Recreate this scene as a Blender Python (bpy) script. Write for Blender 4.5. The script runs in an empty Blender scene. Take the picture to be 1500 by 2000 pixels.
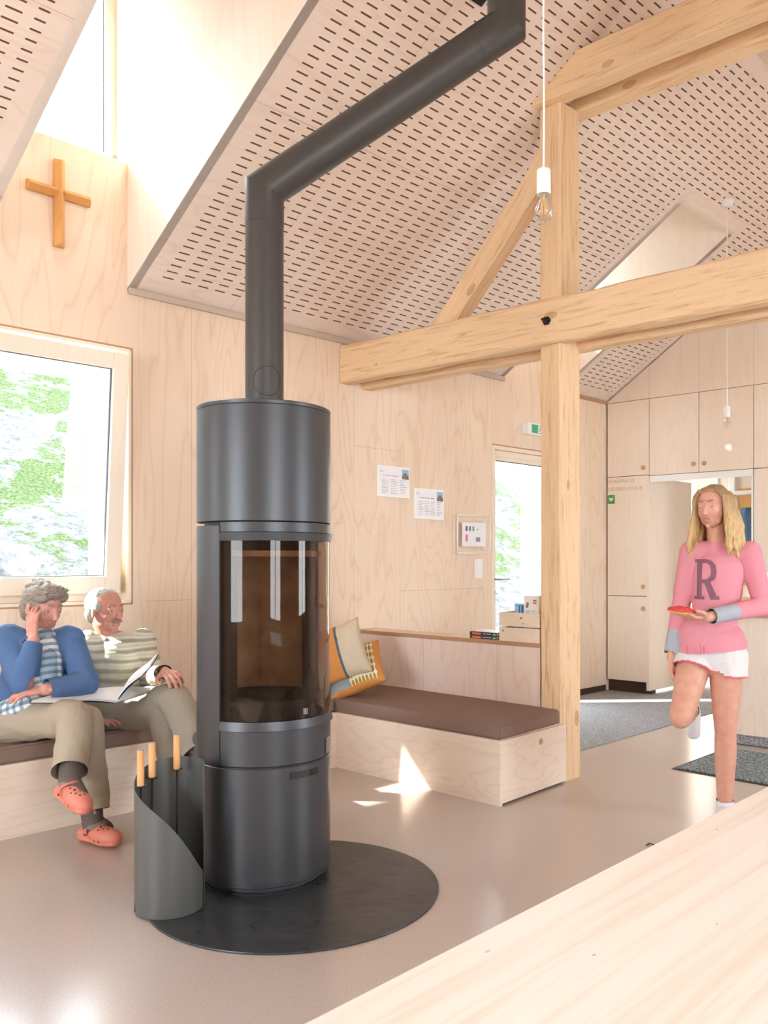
import bpy, bmesh, math, random
import numpy as np
from mathutils import Vector, Matrix, Euler, noise
from mathutils.bvhtree import BVHTree

sc = bpy.context.scene
C = sc.collection
random.seed(7)

# ------------------------------------------------------------------ camera, world, sun, exposure
FPX, CX, CY, HC = 1650.0, 850.0, 1096.0, 1.25      # focal length and principal point for a 1500x2000 frame
cd = bpy.data.cameras.new('camera'); cam = bpy.data.objects.new('camera', cd); C.objects.link(cam)
cam.location = (0, 0, HC); cam.rotation_euler = (math.radians(90), 0, 0)
cd.sensor_fit = 'AUTO'; cd.sensor_width = 36.0
cd.lens = FPX / 2000.0 * 36.0
cd.shift_x = -(CX - 750.0) / 2000.0
cd.shift_y = (CY - 1000.0) / 2000.0
cd.clip_start = 0.02; cd.clip_end = 200
sc.camera = cam

w = bpy.data.worlds.new('world'); sc.world = w; w.use_nodes = True
bg = w.node_tree.nodes['Background']
bg.inputs['Color'].default_value = (0.80, 0.91, 1.0, 1)
bg.inputs['Strength'].default_value = 8.5

SUN_A, SUN_T, SUN_Z = 1.0, 1.0, 1.06               # sun travel: along the window wall, into the room, down
sl = bpy.data.lights.new('sun', 'SUN'); sun = bpy.data.objects.new('sun', sl); C.objects.link(sun)
sl.energy = 11.0; sl.angle = math.radians(0.8); sl.color = (1.0, 0.95, 0.86)

sc.view_settings.view_transform = 'Standard'
sc.view_settings.look = 'None'
sc.view_settings.gamma = 1.0
sc.view_settings.exposure = 1.12
sc.view_settings.use_curve_mapping = False
sc.cycles.max_bounces = 10; sc.cycles.diffuse_bounces = 6; sc.cycles.glossy_bounces = 4
sc.cycles.transmission_bounces = 6; sc.cycles.transparent_max_bounces = 12
sc.cycles.sample_clamp_indirect = 6.0
sc.cycles.caustics_reflective = False; sc.cycles.caustics_refractive = False
try:
    sc.cycles.use_denoising = True
except Exception:
    pass

# ------------------------------------------------------------------ plan geometry
D2R = math.pi / 180
A = Vector((math.sin(44.9*D2R), math.cos(44.9*D2R), 0))       # along the window wall, away from the camera
T = Vector((math.sin(50.8*D2R), -math.cos(50.8*D2R), 0))      # across the room, from the window wall
N = Vector((A.y, -A.x, 0))                                     # inward normal of the window wall
E0 = Vector((-1.7146, 4.7788, 0))                              # wall point below the dormer's edge
ZE, SLP = 2.79, 0.667                                          # eave height, roof pitch
RIDGE = 2.34
TG = 4.76                                                      # gable (cupboard) wall
ANG_A = math.atan2(A.y, A.x); ANG_T = math.atan2(T.y, T.x)
def W(t, s, z=0.0): return E0 + t*A + s*T + Vector((0, 0, z))
def zc(s): return ZE + SLP*s if s <= RIDGE else ZE + SLP*RIDGE - .34*(s-RIDGE)
def P(px, py, Y): return Vector(((px-CX)/FPX*Y, Y, HC-(py-CY)/FPX*Y))
def G(px, py, z=0.0): return P(px, py, (z-HC)*FPX/(CY-py))
def hit(px, py, p0, n):
    r = Vector(((px-CX)/FPX, 1, -(py-CY)/FPX)); o = Vector((0, 0, HC))
    return o + r*((Vector(p0)-o).dot(n)/r.dot(n))
# daylight comes in through the real window openings; portals only steer the sampling towards them
TB_, SR_ = -5.6, 7.0                                            # rear gable and far eave wall, behind the camera
WINS_R = [(-3.4, -1.6), (1.6, 3.4)]     # windows in the far eave wall (t range)
WINS_F = [(1.6, 3.6)]                               # windows in the rear gable (s range)
def portal(p, d, sx, sy):
    l = bpy.data.lights.new('daylight_portal', 'AREA'); l.shape = 'RECTANGLE'; l.size = sx; l.size_y = sy; l.cycles.is_portal = True
    o = bpy.data.objects.new('daylight_portal', l); C.objects.link(o); o.location = p
    o.rotation_euler = Vector(d).to_track_quat('-Z', 'Z').to_euler()
for a_, b_ in WINS_R: portal(W((a_+b_)/2, SR_+.15, 1.55), -N, b_-a_, 1.9)
for a_, b_ in WINS_F: portal(W(TB_-.15, (a_+b_)/2, 1.55), A, b_-a_, 1.9)
portal(W(-3.5, -.03, 1.73)-N*.3, N, 1.5, 1.4); portal(W(-.82, -.03, 1.73)-N*.3, N, 1.6, 1.4); portal(W(3.54, -.03, 1.1)-N*.3, N, .8, 2.0)
portal(W(-.417, 0, 4.05)-N*.3, N, .64, 1.0); portal(W(3.62, 0, 4.05)-N*.3, N, .62, 1.0)
sun.rotation_euler = (SUN_A*A + SUN_T*T + Vector((0, 0, -SUN_Z))).to_track_quat('-Z', 'Y').to_euler()

# ------------------------------------------------------------------ node material helpers
class NT:
    def __init__(s, name):
        s.m = bpy.data.materials.new(name); s.m.use_nodes = True
        s.t = s.m.node_tree; s.n = s.t.nodes; s.l = s.t.links
        s.b = s.n['Principled BSDF']; s.out = s.n['Material Output']
    def new(s, ty, **k):
        n = s.n.new(ty)
        for a, v in k.items(): setattr(n, a, v)
        return n
    def put(s, sock, v):
        if isinstance(v, bpy.types.NodeSocket): s.l.new(v, sock)
        elif isinstance(v, (tuple, list)) and len(v) == 3 and sock.type == 'RGBA': sock.default_value = (*v, 1)
        else: sock.default_value = v
    def math(s, op, a, b=0.0, c=None):
        n = s.new('ShaderNodeMath', operation=op)
        s.put(n.inputs[0], a); s.put(n.inputs[1], b)
        if c is not None: s.put(n.inputs[2], c)
        return n.outputs[0]
    def mix(s, f, a, b, mode='MIX'):
        n = s.new('ShaderNodeMix', data_type='RGBA', blend_type=mode)
        s.put(n.inputs[0], f); s.put(n.inputs[6], a); s.put(n.inputs[7], b)
        return n.outputs[2]
    def coord(s, scale=(1, 1, 1), kind='Object', loc=(0, 0, 0), rot=(0, 0, 0)):
        c = s.new('ShaderNodeTexCoord'); m = s.new('ShaderNodeMapping')
        s.l.new(c.outputs[kind], m.inputs['Vector'])
        m.inputs['Scale'].default_value = scale; m.inputs['Location'].default_value = loc; m.inputs['Rotation'].default_value = rot
        return m.outputs[0]
    def xyz(s, v):
        n = s.new('ShaderNodeSeparateXYZ'); s.l.new(v, n.inputs[0]); return n.outputs
    def noise(s, v, scale=5, detail=3, rough=.5, dist=0.0):
        n = s.new('ShaderNodeTexNoise'); s.put(n.inputs['Vector'], v)
        n.inputs['Scale'].default_value = scale; n.inputs['Detail'].default_value = detail
        n.inputs['Roughness'].default_value = rough; n.inputs['Distortion'].default_value = dist
        return n.outputs[0]
    def ramp(s, f, stops):
        n = s.new('ShaderNodeValToRGB'); s.l.new(f, n.inputs[0]); r = n.color_ramp
        while len(r.elements) < len(stops): r.elements.new(.5)
        for e, (p, c) in zip(r.elements, stops):
            e.position = p; e.color = (*c, 1) if len(c) == 3 else c
        return n.outputs[0]
    def bump(s, h, strength=.3, dist=.01):
        n = s.new('ShaderNodeBump'); s.l.new(h, n.inputs['Height'])
        n.inputs['Strength'].default_value = strength; n.inputs['Distance'].default_value = dist
        s.l.new(n.outputs[0], s.b.inputs['Normal'])
    def base(s, c, rough=.5, metal=0.0, spec=.5):
        s.put(s.b.inputs['Base Color'], c); s.put(s.b.inputs['Roughness'], rough)
        s.b.inputs['Metallic'].default_value = metal; s.b.inputs['Specular IOR Level'].default_value = spec
        return s.m

def rgb(r, g, b):                                   # sRGB 0-255 to linear
    f = lambda c: (c/255/12.92) if c/255 <= .04045 else ((c/255+.055)/1.055)**2.4
    return (f(r), f(g), f(b))

def plain(name, c, rough=.5, metal=0.0, spec=.5, var=0.0, vscale=20, bump=0.0, bscale=80):
    k = NT(name); col = c
    v = k.coord()
    if var:
        n = k.noise(v, vscale, 3)
        col = k.mix(k.math('MULTIPLY', n, var), c, tuple(x*.45 for x in c))
    k.base(col, rough, metal, spec)
    if bump: k.bump(k.noise(v, bscale, 2), bump, .004)
    return k.m

def plywood(name, grain='Z', light=(236, 212, 190), dark=(212, 178, 150), rough=.55, seams=None, coords='Object', contrast=1.0, scale=1.0, slots=None):
    """rotary-cut veneer: contour bands of a stretched noise, plus thin joints at the given positions"""
    k = NT(name)
    sq = {'Z': (1, 1, .16), 'X': (.16, 1, 1), 'Y': (1, .16, 1)}[grain]
    c = k.new('ShaderNodeTexCoord'); src = c.outputs[coords]
    mp = k.new('ShaderNodeMapping'); k.l.new(src, mp.inputs[0]); mp.inputs['Scale'].default_value = tuple(x*scale for x in sq)
    v = mp.outputs[0]
    n1 = k.noise(v, 2.6, 2.5, .55, .35)
    bands = k.math('FRACT', k.math('MULTIPLY', n1, 17.0))
    tri = k.math('ABSOLUTE', k.math('SUBTRACT', bands, .5))
    line = k.math('POWER', k.math('MULTIPLY', tri, 2.0), 5.0)
    n2 = k.noise(v, 1.1, 2, .5)
    n3 = k.noise(v, 60, 3, .6)
    L, Dk = rgb(*light), rgb(*dark)
    mid = tuple((a*.72+b*.28) for a, b in zip(L, Dk))
    col = k.ramp(n2, [(.3, L), (.52, mid), (.7, tuple(min(.95, x*1.02) for x in L))])
    amt = k.math('MULTIPLY', k.math('ADD', k.math('MULTIPLY', line, .75), k.math('MULTIPLY', k.math('SUBTRACT', n3, .35), .55)), .62*contrast)
    amt = k.math('MAXIMUM', k.math('MINIMUM', amt, 1.0), 0.0)
    col = k.mix(amt, col, Dk)
    h = k.math('ADD', n3, k.math('MULTIPLY', line, .4))
    if seams:
        x, y, z = k.xyz(src)
        msk = None
        ax = {'x': x, 'y': y, 'z': z}
        for a, pos, lo, hi, b in seams:              # seam line on axis a at pos, limited to b in [lo, hi]
            d = k.math('LESS_THAN', k.math('ABSOLUTE', k.math('SUBTRACT', ax[a], pos)), .0016)
            if b:
                d = k.math('MULTIPLY', d, k.math('MULTIPLY', k.math('GREATER_THAN', ax[b], lo), k.math('LESS_THAN', ax[b], hi)))
            msk = d if msk is None else k.math('MAXIMUM', msk, d)
        col = k.mix(k.math('MULTIPLY', msk, .5), col, rgb(170, 130, 105))
    k.base(col, rough, 0, .35)
    if slots:
        # routed acoustic slots, laid out in the panel's own metres (u along, v up the slope)
        x, y, z = k.xyz(src)
        u0, v0, pu, pv, ln, wd, boxes, vmax = slots
        fu = k.math('MULTIPLY', k.math('FRACT', k.math('ADD', k.math('DIVIDE', k.math('SUBTRACT', x, u0), pu), 50.0)), pu)
        cell_v = k.math('DIVIDE', k.math('SUBTRACT', y, v0 - pv/2), pv)
        fv = k.math('MULTIPLY', k.math('SUBTRACT', k.math('FRACT', k.math('ADD', cell_v, 50.0)), .5), pv*1.2)
        dx = k.math('MAXIMUM', k.math('SUBTRACT', k.math('ABSOLUTE', k.math('SUBTRACT', fu, ln/2)), ln/2 - wd/2), 0.0)
        d = k.math('SQRT', k.math('ADD', k.math('MULTIPLY', dx, dx), k.math('MULTIPLY', fv, fv)))
        m = k.math('LESS_THAN', d, wd/2)
        m = k.math('MULTIPLY', m, k.math('GREATER_THAN', y, v0 - pv/2))
        m = k.math('MULTIPLY', m, k.math('LESS_THAN', y, vmax))
        for (ua, ub, va, vb) in boxes:
            ins = k.math('MULTIPLY', k.math('MULTIPLY', k.math('GREATER_THAN', x, ua), k.math('LESS_THAN', x, ub)),
                         k.math('MULTIPLY', k.math('GREATER_THAN', y, va), k.math('LESS_THAN', y, vb)))
            m = k.math('MULTIPLY', m, k.math('SUBTRACT', 1.0, ins))
        col2 = k.mix(m, col, rgb(104, 72, 52))
        k.put(k.b.inputs['Base Color'], col2)
        h = k.math('SUBTRACT', h, k.math('MULTIPLY', m, 6.0))
    k.bump(h, .12, .002)
    return k.m

def timber(name, light=(230, 200, 162), dark=(202, 160, 116), knots=True):
    """old sawn beam timber: long grain along local X, knots and nail holes"""
    k = NT(name)
    v = k.coord((.35, 5, 5)); v2 = k.coord((1, 1, 1))
    g = k.noise(v, 9, 4, .6, .6)
    b = k.noise(k.coord((.5, 1.4, 1.4)), 2.2, 3)
    col = k.ramp(g, [(.32, rgb(*dark)), (.47, rgb(*light)), (.75, tuple(min(.95, x*1.08) for x in rgb(*light)))])
    col = k.mix(k.math('MULTIPLY', b, .38), col, rgb(238, 205, 165))
    if knots:
        vo = k.new('ShaderNodeTexVoronoi'); k.l.new(k.coord((2.2, 4.6, 4.6), loc=(.3, .1, .7)), vo.inputs['Vector']); vo.inputs['Scale'].default_value = 1.0
        d = k.math('ADD', vo.outputs['Distance'], k.math('MULTIPLY', k.noise(v2, 30, 2), .05))
        col = k.mix(k.math('MULTIPLY', k.math('LESS_THAN', d, .13), .45), col, rgb(160, 108, 66))
        vn = k.new('ShaderNodeTexVoronoi'); k.l.new(k.coord((9, 14, 14)), vn.inputs['Vector'])
        nn = k.math('LESS_THAN', vn.outputs['Distance'], .085)
        col = k.mix(k.math('MULTIPLY', nn, .8), col, rgb(80, 50, 35))
    k.base(col, .7, 0, .25)
    k.bump(g, .35, .004)
    return k.m

MAR = .135
SLOTS_BOX = [(-.81-MAR, -.025+MAR, -1, 1.56+MAR), (3.24-.10, 4.0+.09, -1, 1.55+.10), (TG-.07, TG+1, -9, 9)]
M = {}
M['ply_wall'] = plywood('plywood_wall', 'Z', (241, 222, 200), (216, 186, 158), seams=[('x', .37, 0, 2.8, 'z'), ('x', 1.62, 0, 2.8, 'z'), ('x', 2.06, 0, 2.8, 'z'), ('x', 2.66, 0, 2.8, 'z'), ('x', 3.63, 2.2, 2.8, 'z'), ('x', 4.5, 0, 2.8, 'z'), ('z', 2.06, 1.62, 2.06, 'x'), ('z', 1.03, 2.06, 3.0, 'x'), ('z', 1.02, .08, .37, 'x')])
M['ply_ceiling'] = plywood('plywood_ceiling', 'X', (236, 223, 212), (212, 190, 174), contrast=.8,
    slots=(.119, .110, .111, .039, .067, .0088, SLOTS_BOX, RIDGE-.05), coords='UV',
    seams=[('x', .62, 0, 9, 'y'), ('x', 1.87, 0, 9, 'y'), ('x', 3.12, 0, 9, 'y'), ('y', 1.06, -9, 9, 'x')])
M['ply_smooth'] = plywood('plywood_pale_vertical', 'Z', (242, 230, 216), (222, 198, 178), contrast=.55)
M['ply_door'] = plywood('plywood_cupboard_door', 'Z', (242, 229, 214), (222, 198, 176), contrast=.5)
M['ply_bench'] = plywood('plywood_bench_front', 'X', (242, 228, 212), (218, 192, 170), contrast=.9, scale=1.6)
M['ply_back'] = plywood('plywood_backrest', 'Z', (238, 220, 208), (214, 186, 170), contrast=.9, seams=[('x', .65, 0, 9, 'z'), ('x', 1.25, 0, 9, 'z')])
M['ply_edge'] = plain('plywood_edge', rgb(196, 152, 116), .6, var=.5, vscale=60)
M['frame_wood'] = plywood('window_frame_wood', 'Z', (242, 230, 212), (228, 208, 182), contrast=.4)
M['oak'] = plywood('cross_wood', 'Z', (222, 168, 104), (196, 138, 76), contrast=.5)
M['timber'] = timber('old_timber')
M['white_wall'] = plain('white_render', rgb(244, 244, 242), .8)
M['white'] = plain('white_plastic', rgb(240, 240, 238), .35)
M['dark_line'] = plain('dark_shadow_gap', rgb(70, 50, 40), .8)
M['grey_trim'] = plain('grey_trim', rgb(196, 180, 164), .6)

# ------------------------------------------------------------------ mesh helpers
def link(name, me, m=None, parent=None):
    o = bpy.data.objects.new(name, me); C.objects.link(o)
    if m is not None:
        for x in (m if isinstance(m, (list, tuple)) else [m]): me.materials.append(x)
    if parent is not None: o.parent = parent
    return o
def build(name, bm, m=None, parent=None, smooth=False, loc=None, rotz=0.0):
    bmesh.ops.recalc_face_normals(bm, faces=bm.faces)
    me = bpy.data.meshes.new(name); bm.to_mesh(me); bm.free()
    if smooth:
        for p in me.polygons: p.use_smooth = True
    o = link(name, me, m, parent)
    if loc is not None: o.location = loc
    o.rotation_euler.z = rotz
    return o
def tag(o, label, cat, group=None, kind=None):
    o['label'] = label; o['category'] = cat
    if group: o['group'] = group
    if kind: o['kind'] = kind
    return o
def struct(o, label=None, cat=None):
    o['kind'] = 'structure'
    if label: o['label'] = label
    if cat: o['category'] = cat
    return o
def empty(name, loc, rotz=0.0):
    o = bpy.data.objects.new(name, None); C.objects.link(o); o.location = loc; o.rotation_euler.z = rotz; o.empty_display_size = .05
    return o
def box(bm, x0, x1, y0, y1, z0, z1, bev=0.0, mi=0):
    vs = [bm.verts.new((x, y, z)) for x in (x0, x1) for y in (y0, y1) for z in (z0, z1)]
    q = [(0, 1, 3, 2), (4, 6, 7, 5), (0, 4, 5, 1), (2, 3, 7, 6), (0, 2, 6, 4), (1, 5, 7, 3)]
    fs = [bm.faces.new([vs[i] for i in f]) for f in q]
    for f in fs: f.material_index = mi
    if bev:
        es = list({e for f in fs for e in f.edges})
        r = bmesh.ops.bevel(bm, geom=es, offset=bev, segments=2, affect='EDGES', profile=.6)
        for f in r['faces']: f.material_index = mi
    return fs
def prism(bm, pts, z0, z1, mi=0):                     # pts: 2D outline, extruded along z
    a = [bm.verts.new((x, y, z0)) for x, y in pts]; b = [bm.verts.new((x, y, z1)) for x, y in pts]
    n = len(pts); fs = [bm.faces.new(a), bm.faces.new(b)]
    for i in range(n): fs.append(bm.faces.new((a[i], a[(i+1) % n], b[(i+1) % n], b[i])))
    for f in fs: f.material_index = mi
    return fs
def slab(bm, pts, off):                               # pts: 3D outline, extruded by vector off
    a = [bm.verts.new(p) for p in pts]; b = [bm.verts.new(Vector(p)+Vector(off)) for p in pts]
    n = len(pts); fs = [bm.faces.new(a), bm.faces.new(b)]
    for i in range(n): fs.append(bm.faces.new((a[i], a[(i+1) % n], b[(i+1) % n], b[i])))
    return fs
def lathe(bm, prof, seg=48, c=(0, 0, 0), a0=0.0, a1=2*math.pi, cap=True, mi=0):
    full = abs(a1-a0-2*math.pi) < 1e-6
    n = seg if full else seg+1
    rings = []
    for r, z in prof:
        if r < 1e-6: rings.append([bm.verts.new((c[0], c[1], c[2]+z))])
        else: rings.append([bm.verts.new((c[0]+r*math.cos(a0+(a1-a0)*i/seg), c[1]+r*math.sin(a0+(a1-a0)*i/seg), c[2]+z)) for i in range(n)])
    for p, q in zip(rings, rings[1:]):
        for i in range(seg):
            j = (i+1) % n if full else i+1
            vs = []
            for v in ([p[i], p[j]] if len(p) > 1 else [p[0]]) + ([q[j], q[i]] if len(q) > 1 else [q[0]]):
                if v not in vs: vs.append(v)
            if len(vs) > 2:
                f = bm.faces.new(vs); f.material_index = mi
def tube(bm, pts, r, seg=12, cap=True, mi=0):
    pts = [Vector(p) for p in pts]; rs = r if isinstance(r, (list, tuple)) else [r]*len(pts)
    rings = []; up = None
    for i, p in enumerate(pts):
        d = (pts[min(i+1, len(pts)-1)] - pts[max(i-1, 0)]).normalized()
        if up is None: up = d.orthogonal().normalized()
        up = (up - d*up.dot(d)).normalized(); s = d.cross(up)
        k = 1.0
        if 0 < i < len(pts)-1:
            a = (pts[i]-pts[i-1]).normalized(); b = (pts[i+1]-pts[i]).normalized()
            k = 1/max(.5, math.cos(a.angle(b)/2))
        rings.append([bm.verts.new(p + (up*math.cos(2*math.pi*j/seg) + s*math.sin(2*math.pi*j/seg))*rs[i]*(k if k < 1.02 else 1.0)) for j in range(seg)])
    for a, b in zip(rings, rings[1:]):
        for j in range(seg):
            f = bm.faces.new((a[j], a[(j+1) % seg], b[(j+1) % seg], b[j])); f.material_index = mi
    if cap:
        for x in (rings[0], rings[-1]):
            f = bm.faces.new(x); f.material_index = mi
def quick(name, m, parent=None, smooth=False, loc=None, rotz=0.0, boxes=(), bev=0.0):
    bm = bmesh.new()
    for b in boxes: box(bm, *b, bev=bev)
    return build(name, bm, m, parent, smooth, loc, rotz)
def shade_auto(o, ang=35):
    me = o.data
    for p in me.polygons: p.use_smooth = True
    bm = bmesh.new(); bm.from_mesh(me)
    for e in bm.edges:
        if len(e.link_faces) == 2 and e.calc_face_angle(0) > math.radians(ang): e.smooth = False
    bm.to_mesh(me); bm.free()
    return o
LA = (E0.x, E0.y, 0)                                   # local frame of the window wall: x along A, y outward, z up

# ------------------------------------------------------------------ window wall (thick, with four openings)
WX0, WX1 = TB_, TG + .0
MW = (-1.62, -.018, 1.027, 2.433)                       # main window
SW = (-4.3, -2.7)                                       # its sister further left, out of the picture
DR = (3.09, 3.99, 0.0, 2.21)                            # glazed door
C1 = (-.81, -.025); C2 = (3.24, 4.0)                    # dormers
ZS, ZD = 3.49, 4.62                                     # clerestory sill, dormer ceiling
def wall_boxes(y0, y1):
    b = []
    b += [(WX0, SW[0], y0, y1, 0, ZE), (SW[0], SW[1], y0, y1, 0, MW[2]), (SW[0], SW[1], y0, y1, MW[3], ZE), (SW[1], MW[0], y0, y1, 0, ZE), (MW[0], MW[1], y0, y1, 0, MW[2]), (MW[0], MW[1], y0, y1, MW[3], ZE),
          (MW[1], DR[0], y0, y1, 0, ZE), (DR[0], DR[1], y0, y1, DR[3], ZE), (DR[1], WX1+.2, y0, y1, 0, ZE)]
    for c in (C1, C2): b.append((c[0], c[1], y0, y1, ZE, ZS))
    return b
struct(quick('wall_left', M['ply_wall'], loc=LA, rotz=ANG_A, boxes=wall_boxes(0, .10)))
struct(quick('wall_exterior', M['white_wall'], loc=LA, rotz=ANG_A, boxes=[
    (WX0, SW[0], .10, .62, 0, ZE), (SW[0], SW[1], .10, .62, 0, MW[2]), (SW[0], SW[1], .10, .62, MW[3], ZE), (SW[1], MW[0]-.03, .10, .62, 0, ZE), (MW[0]-.03, MW[1]+.03, .10, .62, 0, MW[2]-.03), (MW[0]-.03, MW[1]+.03, .10, .62, MW[3]+.03, ZE),
    (MW[1]+.03, DR[0]-.03, .10, .62, 0, ZE), (DR[0]-.03, DR[1]+.03, .10, .45, DR[3]+.03, ZE), (DR[1]+.03, WX1+.2, .10, .45, 0, ZE)] +
    [(c[0], c[1], .10, .28, ZE, ZS) for c in (C1, C2)]))

# dormers: cheeks, ceiling and end wall, plywood colour paled to look flooded with daylight
M['ply_dormer'] = plywood('plywood_daylight_paled', 'Z', (238, 229, 220), (220, 202, 186), contrast=.5)
for i, (c, st_) in enumerate(((C1, 1.56), (C2, 1.55))):
    bm = bmesh.new()
    for t_, sg in ((c[1]-.003, 1), (c[0]+.003, -1)):
        a = [W(t_, -.32, ZE-.02), W(t_, 0, ZE-.02), W(t_, 0, ZE), W(t_, st_, zc(st_)), W(t_, st_, ZD), W(t_, -.32, ZD)]
        slab(bm, a, A*.05*sg)
    slab(bm, [W(c[0], st_-.003, zc(st_)), W(c[1], st_-.003, zc(st_)), W(c[1], st_-.003, ZD), W(c[0], st_-.003, ZD)], T*.05)
    o = build('wall_dormer', bm, M['ply_dormer']); struct(o)
    bm = bmesh.new(); slab(bm, [W(c[0]-.05, -.3, ZD), W(c[1]+.05, -.3, ZD), W(c[1]+.05, st_+.05, ZD), W(c[0]-.05, st_+.05, ZD)], (0, 0, .1))
    struct(build('ceiling_dormer', bm, M['ply_dormer']))

# sloping perforated ceiling
def ceiling(name, rects, m):
    bm = bmesh.new(); uvl = bm.loops.layers.uv.new('UVMap')
    for t0, t1, s0, s1 in rects:
        lo = [(t0, s0), (t1, s0), (t1, s1), (t0, s1)]
        vb = [bm.verts.new(W(t, s, zc(s))) for t, s in lo]; vt = [bm.verts.new(W(t, s, zc(s)+.16)) for t, s in lo]
        fs = [(vb, lo), (vt, lo)]
        for i in range(4):
            j = (i+1) % 4
            fs.append(([vb[i], vb[j], vt[j], vt[i]], [lo[i], lo[j], lo[j], lo[i]]))
        for q, uv in fs:
            f = bm.faces.new(q)
            d = dict(zip(q, uv))
            for l in f.loops: l[uvl].uv = (d[l.vert][0], d[l.vert][1] if q is vb or q is vt else -5)
    return struct(build(name, bm, m))
ceiling('ceiling', [(WX0, C1[0], 0, RIDGE), (C1[0], C1[1], 1.56, RIDGE), (C1[1], C2[0], 0, RIDGE), (C2[0], C2[1], 1.55, RIDGE), (C2[1], TG+1.6, 0, RIDGE)], M['ply_ceiling'])
k2 = plywood('plywood_ceiling_far', 'X', (238, 226, 216), (214, 192, 176), contrast=.8, slots=(.119, RIDGE+.12, .111, .039, .067, .0088, [], 9.0), coords='UV')
ceiling('ceiling', [(WX0, TG+1.6, RIDGE, SR_+.1)], k2)
# grey shadow-gap trim at the eave
bm = bmesh.new()
for a, b in ((C1[1]+.002, C2[0]-.002), (WX0, C1[0])):
    slab(bm, [W(a, .004, ZE-.035), W(b, .004, ZE-.035), W(b, .022, ZE-.035), W(a, .022, ZE-.035)], (0, 0, .034))
struct(build('trim_1', bm, M['grey_trim']))
bm = bmesh.new(); slab(bm, [W(C2[1]+.01, .001, ZE-.03), W(TG, .001, ZE-.03), W(TG, .012, ZE-.03), W(C2[1]+.01, .012, ZE-.03)], (0, 0, .03))
struct(build('trim_2', bm, M['ply_edge']))

# ------------------------------------------------------------------ floor: linoleum, carpet zone
k = NT('linoleum'); v = k.coord(); n = k.noise(v, 220, 3, .7); n2 = k.noise(v, 3, 3)
col = k.ramp(n, [(.35, rgb(172, 158, 150)), (.55, rgb(190, 177, 170)), (.8, rgb(206, 195, 190))])
col = k.mix(k.math('MULTIPLY', n2, .25), col, rgb(184, 166, 156))
k.base(col, .21, 0, .85); M['lino'] = k.m
k.bump(k.noise(v, 300, 2), .05, .001)
k = NT('speckled_carpet'); v = k.coord(); n = k.noise(v, 180, 2, .8)
k.base(k.ramp(n, [(.38, rgb(105, 105, 108)), (.5, rgb(150, 150, 152)), (.62, rgb(205, 205, 208))]), .95, 0, .1); k.bump(n, .6, .004); M['carpet'] = k.m
bm = bmesh.new(); prism(bm, [(-9, -9), (10, -9), (10, 13), (-9, 13)], -.1, 0)
# keep only the inside of the window wall
r = bmesh.ops.bisect_plane(bm, geom=bm.verts[:]+bm.edges[:]+bm.faces[:], plane_co=E0 - N*.3, plane_no=-N, clear_outer=True)
struct(build('floor', bm, M['lino']))
CA = [W(1.56, 0), W(1.75, 1.37), G(1132, 1470), G(1375, 1394), W(TG+1.6, 1.27), W(TG+1.6, 0)]
bm = bmesh.new(); prism(bm, [(p.x, p.y) for p in (W(1.76, .0), W(1.76, 1.36), W(TG, 1.30), W(TG+1.5, 1.30), W(TG+1.5, 0))], 0.0005, .004)
struct(build('floor_carpet', bm, M['carpet']))

# ------------------------------------------------------------------ gable wall with the passage opening
def sg(px, py=1000): return (hit(px, py, W(TG, 0), Vector((T.y, -T.x, 0))) - W(TG, 0)).dot(T)
def zg(px, py): return hit(px, py, W(TG, 0), Vector((T.y, -T.x, 0))).z
S1, S2, S3, S4 = sg(1268), sg(1365), sg(1472), sg(1560)
ZU0, ZU1 = 2.055, 2.765
GX1 = SR_+.05
bm = bmesh.new()
def gw(s0, s1, z0, z1): box(bm, s0, s1, .02, .14, z0, z1)
# panels above the cupboards up to the roof slope
LG = W(TG, 0)
n_ = [(0, ZU1+.002), (RIDGE, zc(RIDGE)), (GX1, zc(GX1)), (GX1, ZU1+.002)]
a = [bm.verts.new((x, .0, z)) for x, z in n_]; b = [bm.verts.new((x, .14, z)) for x, z in n_]
bm.faces.new(a); bm.faces.new(b)
for i in range(4): bm.faces.new((a[i], a[(i+1) % 4], b[(i+1) % 4], b[i]))
for x0, x1, z0, z1 in ((-.1, 0.0, 0, ZU1), (S4+.02, GX1, 0, ZU1)): box(bm, x0, x1, 0, .14, z0, z1)
M['ply_gable'] = plywood('plywood_gable', 'Z', (242, 229, 214), (222, 198, 178), contrast=.5, seams=[('x', S1, 0, 9, 'z'), ('x', S2, 0, 9, 'z'), ('x', S3, 0, 9, 'z'), ('x', S4, 0, 9, 'z')])
wg = struct(build('wall_back', bm, M['ply_gable'], loc=LG, rotz=ANG_T))

# built-in cupboards, each its own unit: dark carcass, doors with a finger hole
def cupboard(s0, s1, z0, z1, doors, label, y1=.14, back=True):
    t = empty('cupboard', LG + T*s0 + Vector((0, 0, z0)), ANG_T); tag(t, label, 'cupboard', 'built-in cupboards in the end wall')
    w_ = s1-s0; h = z1-z0
    quick('body', M['dark_line'], t, boxes=[(0.0, w_, .02, y1, 0.0, h)])
    for a, b, hx, hz in doors:
        bm = bmesh.new(); box(bm, a*w_+.003, b*w_-.003, .0, .018, .003, h-.003)
        d = build('door', bm, M['ply_door'], t)
        bm = bmesh.new(); lathe(bm, [(0, 0), (.019, 0), (.021, .003), (.0215, .0)], 20)
        bmesh.ops.rotate(bm, verts=bm.verts, cent=(0, 0, 0), matrix=Matrix.Rotation(math.pi/2, 3, 'X'))
        o = build('finger_hole', bm, M['knob'], d, True); o.location = (hx*w_, -.001, hz)
    return t
M['knob'] = plain('finger_hole_wood', rgb(198, 156, 116), .6)
cupboard(0.018, S1, ZU0, ZU1, [(0, 1, .86, .07)], 'upper corner cupboard with one door beside the wall corner')
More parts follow.
